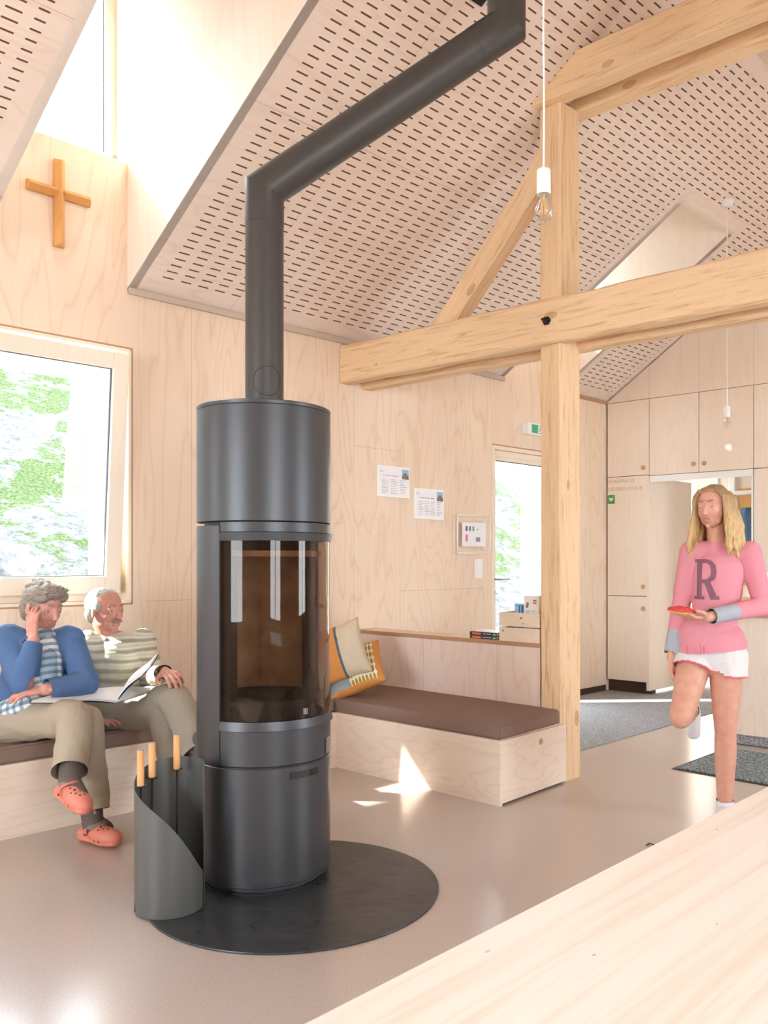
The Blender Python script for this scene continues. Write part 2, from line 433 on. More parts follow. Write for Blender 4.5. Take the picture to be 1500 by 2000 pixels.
cupboard(S1, S3, ZU0-.01, ZU1, [(0, (S2-S1)/(S3-S1), (S2-S1)/(S3-S1)-.05, .08), ((S2-S1)/(S3-S1), 1, (S2-S1)/(S3-S1)+.05, .08)], 'wide two-door upper cupboard above the passage opening')
cupboard(S3, S4, ZU0-.01, ZU1, [(0, 1, .9, .08)], 'upper cupboard cut by the picture edge, right of the passage')
cp = cupboard(0.018, S1, .92, ZU0, [(0, 1, .86, .09)], 'tall corner cupboard lettered PHARMACIE DEFIBRILATEUR with green heart sign')
cupboard(0.018, S1, .115, .92, [(0, 1, .86, .69)], 'low corner cupboard standing over the dark plinth')
cupboard(S3, S4, .115, ZU0-.01, [(0, 1, .1, .9)], 'tall pale cupboard right of the passage behind the counter')
struct(quick('baseboard_back', M['dark_line'], loc=LG, rotz=ANG_T, boxes=[(0, S1-.0, .05, .14, 0, .113), (S3, S4, .05, .14, 0, .113)]))
struct(quick('baseboard_left', M['dark_line'], loc=LA, rotz=ANG_A, boxes=[(DR[1]+.02, TG-.002, -.004, -.0005, 0.004, .06)]))

# lettering on the cupboard
def text(name, body, size, loc, rot, m, parent=None, ext=.0006, align='LEFT'):
    cu = bpy.data.curves.new(name, 'FONT'); cu.body = body; cu.size = size; cu.extrude = ext; cu.align_x = align
    o = bpy.data.objects.new(name, cu); C.objects.link(o)
    dg = bpy.context.evaluated_depsgraph_get(); me = bpy.data.meshes.new_from_object(o.evaluated_get(dg)); bpy.data.objects.remove(o)
    me.name = name
    q = link(name, me, m, parent); q.location = loc; q.rotation_euler = rot
    return q
M['letter'] = plain('routed_lettering', rgb(214, 190, 168), .7)
M['green'] = plain('sign_green', rgb(66, 150, 60), .5)
M['exit_green'] = plain('exit_green', rgb(64, 178, 122), .4)
dtall = [c for c in cp.children if c.name.startswith('door')][0]
hh = ZU0-.92
text('lettering', 'PHARMACIE', .052, (.004, -.002, hh-.060), (math.pi/2, 0, 0), M['letter'], cp)
text('lettering', 'D\u00c9FIBRILATEUR', .052, (.004, -.002, hh-.135), (math.pi/2, 0, 0), M['letter'], cp)
bm = bmesh.new(); box(bm, .008, .078, -.003, 0, hh-.255, hh-.17)
sg_ = build('heart_sign', bm, M['green'], cp)
bm = bmesh.new()
pts = []
for i in range(28):
    a = 2*math.pi*i/28; pts.append((16*math.sin(a)**3*.0014, (13*math.cos(a)-5*math.cos(2*a)-2*math.cos(3*a)-math.cos(4*a))*.0014))
prism(bm, pts, 0, .001)
o = build('heart', bm, M['white'], sg_); o.location = (.041, -.0035, hh-.213); o.rotation_euler.x = math.pi/2
bm = bmesh.new(); prism(bm, [(.003, .012), (-.006, -.002), (0, -.001), (-.004, -.013), (.007, .003), (.001, .002)], 0, .001)
o = build('bolt', bm, M['green'], sg_); o.location = (.041, -.0046, hh-.213); o.rotation_euler.x = math.pi/2
bm = bmesh.new(); box(bm, -.006, .006, -.0019, .0019, 0, .001); box(bm, -.0019, .0019, -.006, .006, 0, .001)
o = build('plus', bm, M['white'], sg_); o.location = (.066, -.0035, hh-.182); o.rotation_euler.x = math.pi/2

# passage behind the opening
struct(quick('wall_passage_left', M['ply_door'], loc=W(TG, 0)+T*S1, rotz=ANG_A, boxes=[(.0, .80, -.0, .03, .04, 2.03)]))
struct(quick('wall_passage_back', M['ply_smooth'], loc=LG+A*1.45, rotz=ANG_T, boxes=[(-.5, 2.2, 0, .1, 0, 2.6)]))
struct(quick('wall_passage_right', M['ply_smooth'], loc=W(TG, 0)+T*(S3+.9), rotz=ANG_A, boxes=[(.14, 1.5, -.05, .0, 0, 2.6)]))
struct(quick('ceiling_passage', M['white_wall'], loc=LG, rotz=ANG_T, boxes=[(-.4, 2.6, .1, 1.6, 2.6, 2.66)]))
struct(quick('trim_3', M['white'], loc=LG, rotz=ANG_T, boxes=[(S1+.005, S3-.005, .0, .03, 1.985, 2.043), (S3-.02, S3-.004, 0, .03, 0, 1.985)]))

# far eave wall and rear gable behind the camera, with windows (they light the room and show in reflections)
LR = W(0, SR_); hR = zc(SR_)
b = []; xs = [WX0-.2] + [v for q in WINS_R for v in q] + [TG+.3]
for i in range(0, len(xs), 2): b.append((xs[i], xs[i+1], -.2, 0, 0, hR))
for a_, b_ in WINS_R: b += [(a_, b_, -.2, 0, 0, .6), (a_, b_, -.2, 0, 2.5, hR)]
struct(quick('wall_right', M['ply_wall'], loc=LR, rotz=ANG_A, boxes=b))
for i, (a_, b_) in enumerate(WINS_R):
    struct(quick('window_%d' % (4+i), M['frame_wood'], loc=LR, rotz=ANG_A, boxes=[(a_, a_+.07, -.14, -.08, .6, 2.5), (b_-.07, b_, -.14, -.08, .6, 2.5), (a_, b_, -.14, -.08, .6, .67), (a_, b_, -.14, -.08, 2.43, 2.5), ((a_+b_)/2-.04, (a_+b_)/2+.04, -.14, -.08, .67, 2.43)]))
LF = W(TB_, 0)
bm = bmesh.new()
xs = [-.3] + [v for q in WINS_F for v in q] + [SR_+.3]
for i in range(0, len(xs), 2): box(bm, xs[i], xs[i+1], -.2, 0, 0, 2.5)
box(bm, -.3, SR_+.3, -.2, 0, 2.5, 2.70)
for a_, b_ in WINS_F: box(bm, a_, b_, -.2, 0, 0, .6)
n_ = [(-.05, 2.70), (RIDGE, zc(RIDGE)+.1), (SR_+.1, zc(SR_)+.05), (SR_+.1, 2.70)]
a = [bm.verts.new((x, -.2, z)) for x, z in n_]; b = [bm.verts.new((x, 0, z)) for x, z in n_]
bm.faces.new(a); bm.faces.new(b)
for i in range(4): bm.faces.new((a[i], a[(i+1) % 4], b[(i+1) % 4], b[i]))
struct(build('wall_front', bm, M['ply_gable'], loc=LF, rotz=ANG_T))
for i, (a_, b_) in enumerate(WINS_F):
    struct(quick('window_%d' % (6+i), M['frame_wood'], loc=LF, rotz=ANG_T, boxes=[(a_, a_+.07, -.14, -.08, .6, 2.5), (b_-.07, b_, -.14, -.08, .6, 2.5), (a_, b_, -.14, -.08, .6, .67), (a_, b_, -.14, -.08, 2.43, 2.5)]))

# roof overhang outside the window wall, between the dormers
M['white_soffit'] = plain('soffit_white', rgb(225, 225, 222), .8)
bm = bmesh.new()
for a_, b_ in ((WX0, C1[0]-.06), (C1[1]+.06, C2[0]-.06), (C2[1]+.06, TG+.2)):
    slab(bm, [W(a_, 0, 2.60)-N*.625, W(b_, 0, 2.60)-N*.625, W(b_, 0, 2.44)-N*1.0, W(a_, 0, 2.44)-N*1.0], (0, 0, .12))
slab(bm, [W(C1[0]-.06, 0, 2.60)-N*.625, W(C1[1]+.06, 0, 2.60)-N*.625, W(C1[1]+.06, 0, 2.44)-N*1.0, W(C1[0]-.06, 0, 2.44)-N*1.0], (0, 0, .12))
struct(build('roof_overhang', bm, M['white_soffit']))

# ------------------------------------------------------------------ windows and door
k = NT('clear_glass')
k.n.remove(k.b); gl = k.new('ShaderNodeBsdfGlossy'); gl.inputs['Roughness'].default_value = 0.0
tr = k.new('ShaderNodeBsdfTransparent'); tr.inputs[0].default_value = (.97, .98, .98, 1)
lw = k.new('ShaderNodeLayerWeight'); lw.inputs[0].default_value = .5; mx = k.new('ShaderNodeMixShader')
k.l.new(k.math('ADD', k.math('MULTIPLY', k.math('POWER', lw.outputs['Facing'], 4.0), .6), .02), mx.inputs[0]); k.l.new(tr.outputs[0], mx.inputs[1]); k.l.new(gl.outputs[0], mx.inputs[2]); k.l.new(mx.outputs[0], k.out.inputs[0])
M['glass'] = k.m
M['metal'] = plain('brushed_metal', rgb(170, 172, 176), .3, .9)
M['gasket'] = plain('window_gasket', rgb(90, 96, 108), .6)

def frame_boxes(x0, x1, z0, z1, y0, y1, wd, wb=None):
    wb = wb or wd
    return [(x0, x0+wd, y0, y1, z0, z1), (x1-wd, x1, y0, y1, z0, z1), (x0+wd, x1-wd, y0, y1, z1-wd, z1), (x0+wd, x1-wd, y0, y1, z0, z0+wb)]
# main window: fixed frame + sash tilted inwards at the top
wn = struct(empty('window_1', W(MW[0], 0), ANG_A))
wdt = MW[1]-MW[0]
quick('lining', M['frame_wood'], wn, boxes=[(0, wdt, -.004, .14, MW[2]-.012, MW[2]+.004), (0, wdt, -.004, .14, MW[3]-.004, MW[3]+.012), (-.012, .004, -.004, .14, MW[2], MW[3]), (wdt-.004, wdt+.012, -.004, .14, MW[2], MW[3])])
quick('window_frame', M['frame_wood'], wn, boxes=frame_boxes(.004, wdt-.004, MW[2]+.004, MW[3]-.004, .075, .135, .05), bev=.002)
quick('trim', M['ply_edge'], wn, boxes=[(-.02, wdt+.02, -.0015, .0, MW[3]+.012, MW[3]+.022), (wdt+.012, wdt+.022, -.0015, 0, MW[2]-.02, MW[3]+.012), (-.02, wdt+.02, -.0015, 0, MW[2]-.022, MW[2]-.012)])
sx0, sx1, sz0, sz1 = .045, wdt-.045, 0, MW[3]-MW[2]-.085
sa = quick('sash', M['frame_wood'], wn, boxes=frame_boxes(sx0, sx1, sz0, sz1, -.07, -.005, .085, .095), bev=.004)
sa.location = (0, .085, MW[2]+.05); sa.rotation_euler.x = math.radians(5.2)
quick('gasket', M['gasket'], sa, boxes=frame_boxes(sx0+.083, sx1-.083, sz0+.093, sz1-.083, -.045, -.03, .006))
quick('pane', M['glass'], sa, boxes=[(sx0+.088, sx1-.088, -.040, -.034, sz0+.098, sz1-.088)])
quick('hinge', M['metal'], wn, boxes=[(wdt-.052, wdt-.045, .045, .07, MW[2]+.06, MW[2]+.14)])
w8 = struct(empty('window_7', W(SW[0], 0), ANG_A))
quick('window_frame', M['frame_wood'], w8, boxes=frame_boxes(0, SW[1]-SW[0], MW[2], MW[3], .06, .13, .11), bev=.003)
quick('pane', M['glass'], w8, boxes=[(.11, SW[1]-SW[0]-.11, .09, .096, MW[2]+.11, MW[3]-.11)])
# clerestory windows in the dormers
for i, c in enumerate((C1, C2)):
    wn = struct(empty('window_%d' % (i+2), W(c[0], 0), ANG_A)); wd_ = c[1]-c[0]
    quick('window_frame', M['frame_wood'], wn, boxes=frame_boxes(.0, wd_, ZS, ZD, .12, .17, .075), bev=.003)
    quick('gasket', M['gasket'], wn, boxes=frame_boxes(.074, wd_-.074, ZS+.074, ZD-.074, .14, .15, .006))
    quick('pane', M['glass'], wn, boxes=[(.078, wd_-.078, .142, .148, ZS+.078, ZD-.078)])
    quick('sill', M['frame_wood'], wn, boxes=[(.0, wd_, .001, .12, ZS-.012, ZS+.003)])
    quick('hinge', M['metal'], wn, boxes=[(wd_-.03, wd_-.022, .112, .12, ZS+.01, ZS+.08)])
# glazed door
dn = struct(empty('door_1', W(DR[0], 0), ANG_A)); dw = DR[1]-DR[0]
quick('door_frame', M['frame_wood'], dn, boxes=[(0, .03, -.004, .1, 0, DR[3]), (dw-.03, dw, -.004, .1, 0, DR[3]), (.03, dw-.03, -.004, .1, DR[3]-.03, DR[3]), (.03, dw-.03, -.004, .1, .0, .015)])
lf = quick('door_leaf', M['frame_wood'], dn, boxes=frame_boxes(.032, dw-.032, .016, DR[3]-.032, .03, .085, .05, .14) + [(.082, dw-.082, .03, .085, DR[3]-.115, DR[3]-.082)], bev=.003)
quick('gasket', M['gasket'], lf, boxes=frame_boxes(.081, dw-.081, .155, DR[3]-.115, .045, .055, .008))
quick('pane', M['glass'], lf, boxes=[(.085, dw-.085, .05, .056, .158, DR[3]-.118)])
quick('trim', M['ply_edge'], dn, boxes=[(-.004, dw+.004, -.0055, -.004, DR[3]-.0, DR[3]+.01)])
bm = bmesh.new(); box(bm, .042, .068, .024, .03, .96, 1.2, bev=.004); tube(bm, [(.055, .03, 1.1), (.055, -.03, 1.1), (.075, -.035, 1.1), (.18, -.035, 1.1)], .009, 10)
lathe(bm, [(0, 0), (.009, 0), (.009, .012), (0, .012)], 12, c=(.055, .012, .99))
build('door_handle', bm, M['metal'], lf, True)

# ------------------------------------------------------------------ hillside outside
k = NT('alpine_hillside'); v = k.coord(); n1 = k.noise(v, 1.1, 5, .6); n2 = k.noise(v, 7, 4, .65); n3 = k.noise(v, 30, 3, .6)
grass = k.ramp(n3, [(.3, rgb(38, 48, 26)), (.55, rgb(62, 74, 42)), (.8, rgb(92, 98, 72))])
rock = k.ramp(n2, [(.3, rgb(58, 58, 60)), (.6, rgb(90, 89, 92)), (.8, rgb(118, 118, 122))])
mk = k.ramp(k.math('ADD', n1, k.math('MULTIPLY', k.math('SUBTRACT', n2, .5), .5)), [(.44, (0, 0, 0)), (.52, (1, 1, 1))])
k.base(k.mix(mk, grass, rock), .95, 0, .1); k.bump(k.math('ADD', n2, n3), .8, .08); M['hill'] = k.m
bm = bmesh.new(); NX, NY = 90, 60
vs = []
for j in range(NY+1):
    for i in range(NX+1):
        x = -9 + 20*i/NX; d = .45 + 15*(j/NY)**1.4
        z = -.05 + .42*max(0, d-.9) + .016*max(0, d-.9)**2 + .16*(noise.noise((x*.8, d*.8, 0))) * min(1, max(0, d-.8)) + .07*noise.noise((x*3, d*3, 2))*min(1, max(0, d-.8))
        vs.append(bm.verts.new((x, d, z)))
for j in range(NY):
    for i in range(NX):
        a = j*(NX+1)+i; bm.faces.new((vs[a], vs[a+1], vs[a+NX+2], vs[a+NX+1]))
hl = build('hillside', bm, M['hill'], None, True, loc=LA, rotz=ANG_A); struct(hl)
k = NT('grey_rock'); v = k.coord(); n = k.noise(v, 6, 5, .65)
k.base(k.ramp(n, [(.3, rgb(76, 75, 78)), (.55, rgb(112, 110, 110)), (.75, rgb(140, 137, 134))]), .95, 0, .1); k.bump(n, .8, .05); M['rock'] = k.m
RK = [(-1.15, 2.2, .36, .3, .26, 'pale rounded boulder low in the main window, left of the heads'), (-.40, 2.4, .38, .3, .28, 'large grey boulder seen low in the middle of the main window'),
      (-.75, 3.7, .4, .34, .26, 'grey boulder among grass half way up the main window'), (.25, 3.3, .42, .36, .3, 'broad boulder beside the white reveal of the main window'),
      (-1.75, 3.4, .45, .36, .28, 'boulder at the left edge of the main window'), (3.3, 2.0, .5, .4, .32, 'pale boulder behind the glazed door above its handle'),
      (3.0, 3.1, .6, .5, .4, 'grey boulder higher up the slope behind the glazed door')]
for x, d, a, b, c_, lab in RK:
    bm = bmesh.new(); bmesh.ops.create_icosphere(bm, subdivisions=4, radius=1)
    for q in bm.verts:
        n_ = 1 + .28*noise.noise(q.co*1.3+Vector((x, d, 0))) + .1*noise.noise(q.co*4+Vector((d, x, 0)))
        q.co = Vector((q.co.x*a*n_, q.co.y*b*n_, q.co.z*c_*n_))
    o = build('boulder', bm, M['rock'], None, True)
    o.location = W(x, 0, -.05+.42*max(0, d-.9)+.016*max(0, d-.9)**2+c_*.35) - N*d; o.rotation_euler.z = ANG_A + x
    tag(o, lab, 'rock', 'boulders on the slope outside')

# ------------------------------------------------------------------ old timber frame
PS0, PS1, PT0, PT1 = 1.585, 1.735, 1.54, 1.735         # post: s range, t range
def beam(name, p0, p1, w_, h_, m, label, cat='beam', group=None, rough=.006, parent=None, ends=(0, 0), up=None, seed=0):
    """w_ sideways, h_ upwards; local x along the beam"""
    p0, p1 = Vector(p0), Vector(p1); d = (p1-p0); L = d.length; bm = bmesh.new()
    n = max(6, int(L/.09)); rings = []
    for i in range(n+1):
        x = L*i/n; r = []
        for (y, z, k_) in ((-w_/2, -h_/2, 0), (w_/2, -h_/2, 1), (w_/2, h_/2, 2), (-w_/2, h_/2, 3)):
            c_ = .012
            sy, sz = (1 if y > 0 else -1), (1 if z > 0 else -1)
            for (ay, az) in (((y-sy*c_, z), (y, z-sz*c_)) if k_ in (1, 3) else ((y, z-sz*c_), (y-sy*c_, z))):
                jx = Vector((x*2.3+seed*7, k_*3.1, seed)); 
                r.append(bm.verts.new((x + (ends[0] if i == 0 else ends[1] if i == n else 0)*az, ay + rough*noise.noise(jx), az + rough*noise.noise(jx+Vector((9, 4, 1))))))
        rings.append(r)
    for a, b in zip(rings, rings[1:]):
        for j in range(8): bm.faces.new((a[j], a[(j+1) % 8], b[(j+1) % 8], b[j]))
    bm.faces.new(rings[0]); bm.faces.new(rings[-1])
    o = build(name, bm, m, parent)
    X = d.normalized(); Z = Vector((0, 0, 1)) if up is None else Vector(up); Z = (Z - X*Z.dot(X)).normalized(); Y = Z.cross(X)
    o.matrix_world = Matrix(((X.x, Y.x, Z.x, p0.x), (X.y, Y.y, Z.y, p0.y), (X.z, Y.z, Z.z, p0.z), (0, 0, 0, 1)))
    if label: tag(o, label, cat, group)
    return o
pm = Vector((0, 0, 0)) + W((PT0+PT1)/2, (PS0+PS1)/2)
# post runs from the floor to the collar beam
po = beam('timber_post', pm, pm + Vector((-.008, 0, 3.85)), PS1-PS0, PT1-PT0, M['timber'], 'tall old square timber post standing at the end of the corner bench', 'post', up=-A, seed=1)
BT = (1.497, 1.755)                                     # the two tie beams clasp the post
zb0 = 2.49
def tie(t0, t1, label, s_end=5.4, zz=(2.475, 2.735), seed=2, s0=-.0):
    tm = (t0+t1)/2; zm = (zz[0]+zz[1])/2
    return beam('tie_beam', W(tm, s0+.0, zm), W(tm, s_end, zm+.01), t1-t0, zz[1]-zz[0], M['timber'], label, 'beam', 'pair of horizontal tie beams', .010, up=(0, 0, 1), seed=seed)
tie(1.49, 1.585, 'front timber tie beam with a black bolt, crossing the room at post', zz=(2.478, 2.735))
tie(1.69, 1.79, 'rear timber tie beam, mostly hidden behind the front one', zz=(2.465, 2.70), seed=5)
M['iron'] = plain('black_iron', rgb(48, 44, 42), .5, .6)
bm = bmesh.new(); lathe(bm, [(0, 0), (.026, 0), (.026, .008), (.017, .009), (.017, .024), (.009, .026), (.008, .05), (0, .05)], 6)
bmesh.ops.rotate(bm, verts=bm.verts, cent=(0, 0, 0), matrix=Matrix.Rotation(math.pi/2, 3, 'X'))
o = build('bolt', bm, M['iron']); o.location = hit(1068, 627, W(1.488, 0), Vector((T.y, -T.x, 0))); o.rotation_euler.z = ANG_T; tag(o, 'black iron bolt head in the front tie beam at the post', 'bolt')
# collar beams above
def collar(t0, t1, label, zz, seed, cut=1.0):
    zm = (zz[0]+zz[1])/2; s0 = (zm-ZE)/SLP - .02
    return beam('collar_beam', W((t0+t1)/2, s0, zm), W((t0+t1)/2, 4.0, zm+.03), t1-t0, zz[1]-zz[0], M['timber'], label, 'beam', 'pair of upper collar beams', .008, ends=(1/SLP*.95, 0), seed=seed)
collar(1.46, 1.575, 'front upper collar beam under the roof, its end cut to the slope', (3.845, 4.055), 7)
collar(1.70, 1.82, 'rear upper collar beam behind the front one', (3.85, 4.03), 8)
# diagonal brace from the tie beam up to the post head
b0 = hit(873, 640, W(1.60, 0), Vector((T.y, -T.x, 0))); b1 = hit(1075, 318, W(1.60, 0), Vector((T.y, -T.x, 0)))
beam('timber_brace', b0 - (b1-b0).normalized()*.05, b1 + (b1-b0).normalized()*.05, .12, .145, M['timber'], 'slanting timber brace rising from the tie beam to the post', 'beam', seed=9)

# ------------------------------------------------------------------ benches
K1, K2, K3 = G(656, 1498.5), G(977, 1576), G(1106, 1528.3)
TB = (K2-K1).normalized(); AB = (K3-K2).normalized()
ZP, ZCU = .333, .412                                    # seat panel top, cushion top
M['cushion'] = plain('brown_felt', rgb(146, 122, 110), .95, spec=.15, var=.35, vscale=160, bump=.35, bscale=420)
def hline(p, d, q, e):                                  # crossing of two plan lines
    n = Vector((-e.y, e.x, 0)); return p + d*((q-p).dot(n)/d.dot(n))
WB = E0 + N*.004                                        # wall face
BK = K3                                                 # back corner at post
# left bench along the window wall
L0, L1 = K1 - A*3.2, K1
wl0 = hline(L0, -N, WB, A); wl1 = hline(L1, -N, WB, A)
bl = empty('bench', L0, ANG_A); tag(bl, 'long plywood bench under the window, seat for two people', 'bench')
LB = (L1-L0).length; dp = (wl0-L0).length
quick('front_panel', M['ply_bench'], bl, boxes=[(0, 2.115, 0, .02, 0, ZP), (2.118, LB, 0, .02, 0, ZP)])
quick('seat_board', M['ply_bench'], bl, boxes=[(0, LB, .02, dp, ZP-.02, ZP)])
# corner bench
xr = hline(K3, -TB, WB, A)                              # where its back meets the wall
bc = empty('bench', K1, math.atan2(TB.y, TB.x)); tag(bc, 'short plywood corner bench with finger hole in its end drawer, beside post', 'bench')
l_ = (K2-K1).length; nb = Vector((-TB.y, TB.x, 0)); dpt = (K3-K1).dot(nb)
quick('front_panel', M['ply_bench'], bc, boxes=[(0.0, l_, 0, .018, 0, ZP)])
bm = bmesh.new(); ax = (xr-K1).dot(TB); ex = (K3-K1).dot(TB)
prism(bm, [(0.0, .019), (l_-.02, .019), (ex-.025, dpt), (ax, dpt), (ax - .0, dpt-.0)][:4], ZP-.02, ZP)
build('seat_board', bm, M['ply_bench'], bc)
# end drawer
e0 = Vector((l_, 0, 0)); dr = quick('drawer', M['ply_door'], bc, boxes=[(.012, (K3-K2).length, 0, .019, .012, ZP-.002)])
dr.data.materials[0] = M['ply_bench']; dr.location = (l_, 0, 0); dr.rotation_euler.z = math.atan2(AB.y, AB.x) - math.atan2(TB.y, TB.x)
bm = bmesh.new(); lathe(bm, [(0, 0), (.016, 0), (.0175, .002), (.018, 0)], 20)
bmesh.ops.rotate(bm, verts=bm.verts, cent=(0, 0, 0), matrix=Matrix.Rotation(math.pi/2, 3, 'X'))
o = build('finger_hole', bm, M['knob'], dr, True); o.location = (.37, -.0005, ZP-.06)
# cushions
def cushion(name, pts, z0, z1, label, seed):
    bm = bmesh.new(); c_ = sum((Vector((x, y, 0)) for x, y in pts), Vector())/len(pts)
    prism(bm, pts, z0, z1)
    bmesh.ops.bevel(bm, geom=bm.edges[:], offset=.010, segments=3, affect='EDGES')
    bmesh.ops.triangulate(bm, faces=[f for f in bm.faces if len(f.verts) > 4])
    bmesh.ops.subdivide_edges(bm, edges=[e for e in bm.edges if e.calc_length() > .1], cuts=6, use_grid_fill=True)
    for v in bm.verts:
        v.co.z += .004*noise.noise((v.co.x*4+seed, v.co.y*4, 0)) if v.co.z > (z0+z1)/2 else 0
    o = build(name, bm, M['cushion']); shade_auto(o, 50); return tag(o, label, 'seat cushion', 'brown felt seat cushions')
fl = K1 + A*.01
def xy(p): return (p.x, p.y)
cushion('seat_cushion', [xy(L0 - N*.012), xy(K1 - N*.012 - A*.0), xy(wl1 - A*.0 + N*.004), xy(wl0 + N*.004)], ZP+.001, ZCU, 'long brown felt cushion under the two seated people', 3)
kk = lambda p, a, b: p + TB*a + nb*b
cushion('seat_cushion', [xy(kk(K1, .006, .01)), xy(kk(K2, -.012, .01)), xy(K3 - TB*.03 - AB*.02), xy(xr + TB*.03 - nb*.004), xy(wl1 + A*.012 + N*.01)], ZP+.001, ZCU, 'brown felt cushion on the corner bench in front of the post', 4)
# low backrest partition with its shelf
ZH = .772
bp = empty('backrest', xr, math.atan2(TB.y, TB.x)); tag(bp, 'low plywood backrest partition with a ledge, behind the corner bench', 'partition')
LP_ = (K3-xr).length - .178
quick('back_panel', M['ply_back'], bp, boxes=[(0.01, LP_, .0, .02, 0, ZH-.024), (LP_-.02, LP_, .02, .17, 0, ZH-.024)])
quick('ledge', M['ply_wall'], bp, boxes=[(0.01, LP_, -.003, .19, ZH-.022, ZH)])
quick('ledge_edge', M['ply_edge'], bp, boxes=[(0.01, LP_, -.0045, -.003, ZH-.022, ZH)])

# ------------------------------------------------------------------ floor disc
DC = Vector((-.531, 3.223, 0))
k = NT('black_slate'); v = k.coord(); n = k.noise(v, 6, 4, .6); n2 = k.noise(k.coord((.4, 3, 1), rot=(0, 0, .6)), 12, 4, .7)
k.base(k.ramp(n2, [(.3, rgb(40, 42, 45)), (.7, rgb(62, 64, 67))]), k.ramp(n, [(.3, (.24, .24, .24)), (.7, (.42, .42, .42))]), 0, .5); k.bump(n2, .1, .002); M['slate'] = k.m
bm = bmesh.new(); lathe(bm, [(0, .0012), (0, .007), (.544, .007), (.545, .005), (.545, .0012), (0, .0012)][1:], 96)
o = build('hearth_plate', bm, M['slate'], loc=DC); tag(o, 'black round hearth plate on the floor under the stove', 'hearth plate')

# ------------------------------------------------------------------ wood stove
SC_ = Vector((-.683, 3.380, 0)); R = .262
k = NT('stove_steel'); v = k.coord(); k.base(rgb(66, 67, 70), .36, .2, .5); k.bump(k.noise(v, 900, 2), .08, .0005); M['steel'] = k.m
M['steel_dark'] = plain('stove_gap', rgb(30, 30, 31), .5)
M['steel_bright'] = plain('steel_edge', rgb(150, 154, 158), .3, .8)
M['cast'] = plain('cast_iron', rgb(40, 39, 38), .55, .3)
k = NT('stove_glass')
k.n.remove(k.b); gl = k.new('ShaderNodeBsdfGlossy'); gl.inputs['Roughness'].default_value = 0.01; gl.inputs[0].default_value = (.95, .9, .88, 1)
tr = k.new('ShaderNodeBsdfTransparent'); tr.inputs[0].default_value = (.72, .66, .60, 1)
fr = k.new('ShaderNodeLayerWeight'); fr.inputs[0].default_value = .5; mx = k.new('ShaderNodeMixShader')
k.l.new(k.math('ADD', k.math('MULTIPLY', k.math('POWER', fr.outputs['Facing'], 3.0), .7), .018), mx.inputs[0]); k.l.new(tr.outputs[0], mx.inputs[1]); k.l.new(gl.outputs[0], mx.inputs[2]); k.l.new(mx.outputs[0], k.out.inputs[0])
M['stove_glass'] = k.m
stv = empty('wood_stove', SC_); tag(stv, 'tall round dark grey wood stove with curved glass door, on black hearth plate', 'stove')
def ring(name, r0, r1, z0, z1, a0, a1, m, parent=stv, seg=72, bev=.002):
    bm = bmesh.new(); a0, a1 = a0*D2R, a1*D2R
    lathe(bm, [(r0, z0), (r1-bev, z0), (r1, z0+bev), (r1, z1-bev), (r1-bev, z1), (r0, z1), (r0, z0)], seg, a0=a0, a1=a1)
    if a1-a0 < 2*math.pi-1e-3:
        for a in (a0, a1):
            q = [bm.verts.new((r*math.cos(a), r*math.sin(a), z)) for r, z in ((r0, z0), (r1, z0), (r1, z1), (r0, z1))]; bm.faces.new(q)
    bmesh.ops.remove_doubles(bm, verts=bm.verts, dist=1e-5)
    o = build(name, bm, m, parent); return shade_auto(o, 30)
FA0, FA1 = -116.6, 42.0                                   # front (glass) sector in plan degrees
bm = bmesh.new(); lathe(bm, [(0, 1.400), (R-.002, 1.400), (R, 1.402), (R, 1.833), (R-.004, 1.8345), (R-.006, 1.837), (R-.001, 1.838), (R+.001, 1.849), (R-.003, 1.852), (0, 1.852)], 96)
shade_auto(build('top_body', bm, M['steel'], stv), 30)
ring('cap_gap', R-.02, R-.0015, 1.832, 1.839, 0, 360, M['steel_dark'])
# lower cylinder (base) with a recessed plinth
bm = bmesh.new(); lathe(bm, [(0, .012), (R-.03, .012), (R-.03, .024), (R-.012, .026), (R-.012, .034), (R-.004, .036), (R-.001, .04), (R-.001, .476), (R-.004, .479), (0, .479)], 96)
base_ = build('base_body', bm, M['steel'], stv); shade_auto(base_, 30)
bm = bmesh.new(); lathe(bm, [(0, .007), (R-.02, .007), (R-.02, .0125), (0, .0125)], 64); build('plinth', bm, M['steel_dark'], stv)
ring('bottom_seam', R-.01, R+.0002, .047, .0485, -150, -98, M['steel_dark'], bev=0.0003)
ring('bottom_seam', R-.01, R+.0002, .047, .0485, -88, 20, M['steel_dark'], bev=0.0003)
ring('middle_seam', R-.02, R-.004, .477, .486, 0, 360, M['steel_dark'])
# air slot in the base with its slider
ring('air_slot', R-.03, R+.0004, .432, .458, -58.3, -27.5, M['steel_dark'], bev=.0005, seg=20)
ring('air_slider', R-.03, R+.003, .436, .455, -37.5, -28.5, M['cast'], bev=.001, seg=8)
# side panels either side of the glass, slightly proud, with open gap above
ring('side_panel', R-.012, R+.0, .486, 1.385, -214, FA0-1.0, M['steel'])
ring('side_panel', R-.012, R+.0, .486, 1.385, FA1+1.0, 140, M['steel'])
ring('rear_panel', R-.014, R-.002, .486, 1.398, 140, 146, M['steel'])
ring('inner_shell', R-.035, R-.03, .486, 1.40, FA1+2, 360+FA0-2, M['steel_dark'])
ring('top_gap', R-.06, R-.03, 1.385, 1.401, 0, 360, M['steel_dark'])
